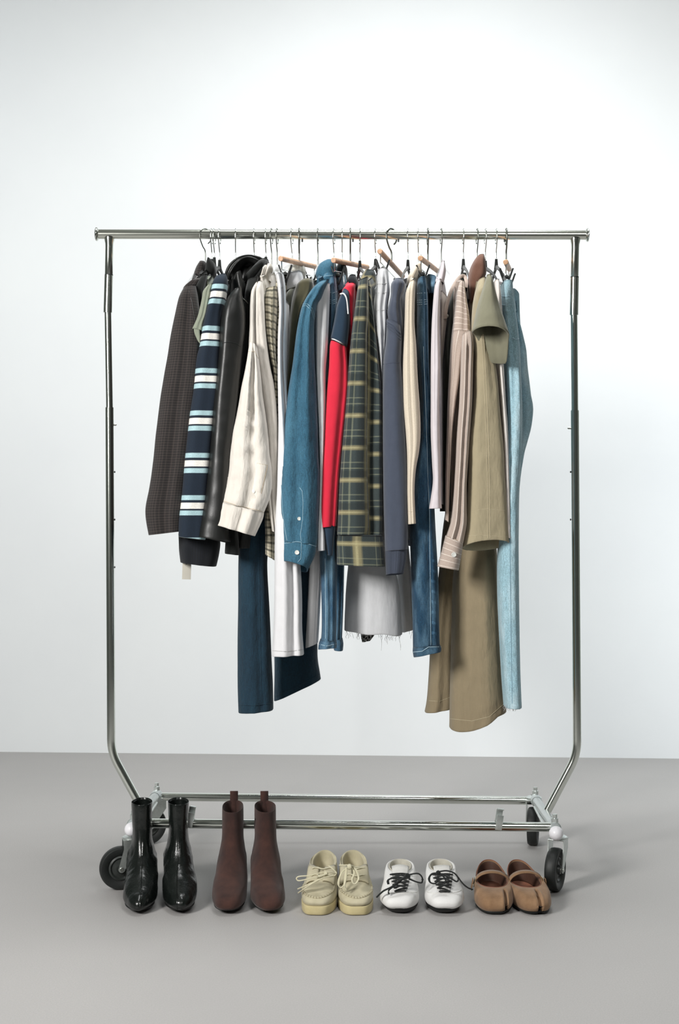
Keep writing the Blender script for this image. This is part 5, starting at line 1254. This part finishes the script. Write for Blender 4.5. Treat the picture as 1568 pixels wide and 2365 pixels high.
# brown split-toe mary janes
M['tan_suede'] = suede('tan_suede', '#7c5e42', '#98785a')
M['tan_in'] = plain('russet_insole', '#8a5844', .6, var=.08)
M['tan_in_dk'] = plain('dark_brown_lining', '#4a3024', .7, var=.08)
M['brass'] = plain('pale_brass', (.75, .66, .48), .25, 1.0)
def tabi(toe, heel, label, mir, split):
    fr = Frame(toe, heel, -.446, -.215); r = empty('split_toe_shoe', fr(0, 0, 0), label, 'shoe', None); fr.m = mir
    w = .0475
    def post(q, v):
        if q.y < -.055 and v < .74:
            d = abs(q.x - split); dep = math.exp(-(d / .0022) ** 2) * sm(-.055, -.095, q.y)
            q = q + Vector((0, .026 * dep, -.012 * dep * (1 if q.z > .02 else 0)))
            lip = math.exp(-((d - .0065) / .0035) ** 2) * sm(-.06, -.095, q.y)
            q = q + Vector((0, -.002 * lip, .0018 * lip))
        return q
    shoe_loft('sole', fr, [K(yf=-.108, yb=.112, w=w * .88, zf=.001, zb=.001, pf=.66, waist=.28, skew=-.002), K(yf=-.113, yb=.114, w=w * .92, zf=.003, zb=.003, pf=.66, waist=.28, skew=-.002), K(yf=-.115, yb=.115, w=w * .94, zf=.009, zb=.009, pf=.66, waist=.28, skew=-.002)], M['sole_black'], r, n=96, per=2, post=post)
    rings = [K(yf=-.114, yb=.114, w=w * .93, zf=.008, zb=.009, pf=.64, waist=.28, skew=-.002),
             K(yf=-.120, yb=.117, w=w * 1.0, zf=.016, zb=.018, pf=.64, waist=.26, skew=-.002),
             K(yf=-.119, yb=.118, w=w * 1.0, zf=.026, zb=.032, pf=.64, waist=.24, skew=-.002),
             K(yf=-.110, yb=.117, w=w * .97, zf=.036, zb=.045, pf=.66, waist=.2, skew=-.002),
             K(yf=-.093, yb=.116, w=w * .92, zf=.0425, zb=.055, pf=.7, waist=.16),
             K(yf=-.072, yb=.115, w=w * .87, zf=.0455, zb=.063, pf=.78, waist=.12, zmid=-.004),
             K(yf=-.050, yb=.113, w=w * .80, zf=.0455, zb=.069, pf=.85, waist=.10, zmid=-.010),
             K(yf=-.047, yb=.111, w=w * .77, zf=.0440, zb=.0685, pf=.85, waist=.10, zmid=-.010),
             K(yf=-.049, yb=.109, w=w * .76, zf=.0400, zb=.060, pf=.85, waist=.10, zmid=-.008),
             K(yf=-.060, yb=.106, w=w * .76, zf=.016, zb=.016, pf=.85, waist=.12)]
    g = shoe_loft('upper', fr, rings, M['tan_suede'], r, n=128, per=6, post=post)
    shoe_loft('lining', fr, [K(yf=-.056, yb=.104, w=w * .725, zf=.018, zb=.018, pf=.85, waist=.12), K(yf=-.0465, yb=.1065, w=w * .735, zf=.038, zb=.058, pf=.85, waist=.10, zmid=-.008), K(yf=-.0455, yb=.1085, w=w * .75, zf=.0425, zb=.067, pf=.85, waist=.10, zmid=-.010)], M['tan_in_dk'], r, n=64, per=4, cap1=False)
    shoe_loft('insole', fr, [K(yf=-.056, yb=.104, w=w * .73, zf=.0175, zb=.019, pf=.85, waist=.12), K(yf=-.056, yb=.104, w=w * .72, zf=.0195, zb=.021, pf=.85, waist=.12)], M['tan_in'], r, n=48, per=1)
    # piping round the mouth
    rg = ring(64, yf=-.0485, yb=.112, w=w * .785, zf=.0455, zb=.0697, pf=.85, waist=.10, zmid=-.010)
    pp = [fr(*q) for q in rg]; pp.append(pp[0]); MB().tube(pp, .0011, 6, cap=False).build('mouth_binding', M['tan_in'], r)
    # strap
    vs = []; K_ = 24
    pts = []
    for k in range(K_ + 1):
        a = math.pi * k / K_; xx = -math.cos(a) * (w * .86); zz = .036 + math.sin(a) ** .7 * .034; pts.append((xx, zz))
    fs = []
    for k, (xx, zz) in enumerate(pts):
        yc = .004 + (.010 * (xx / w) * 0)
        nx, nz = -(xx / (w * .86)) * -1, 1
        for dy, o_ in ((-.0075, 0), (.0075, 0)): vs.append(fr(xx, yc + dy, zz - (.003 if dy < 0 else 0)))
    for k in range(K_): fs.append((2 * k, 2 * k + 1, 2 * k + 3, 2 * k + 2))
    o = mk('strap', vs, fs, M['tan_suede'], r); md = o.modifiers.new('s', 'SOLIDIFY'); md.thickness = .0024; md.offset = 0
    bx = -w * .90
    c = Vector((bx, .004, .044)); m = MB()
    loop = [(bx - .001, -.006, .036), (bx - .001, .014, .036), (bx + .004, .014, .054), (bx + .004, -.006, .054), (bx - .001, -.006, .036)]
    m.tube([fr(*q) for q in loop], .0011, 6); m.tube([fr(bx, .004, .036), fr(bx + .004, .004, .055)], .0008, 6)
    m.build('buckle', M['brass'], r)
    vs = [fr(bx - .002, -.004, .052), fr(bx - .002, .012, .052), fr(bx - .006, .012, .030), fr(bx - .006, -.004, .030), fr(bx - .0055, .004, .024)]
    o = mk('strap_end', vs, [(0, 1, 2, 4, 3)], M['tan_suede'], r, smooth=False); md = o.modifiers.new('s', 'SOLIDIFY'); md.thickness = .002; md.offset = 0
    fr.m = 1
    return r, g, fr
tabi(1147, 1128, 'tan suede split-toe strap shoe, left one, next to the white sneakers', 1, .022)
tabi(1240, 1192, 'tan suede split-toe strap shoe, rightmost in the row beside the caster', -1, -.008)
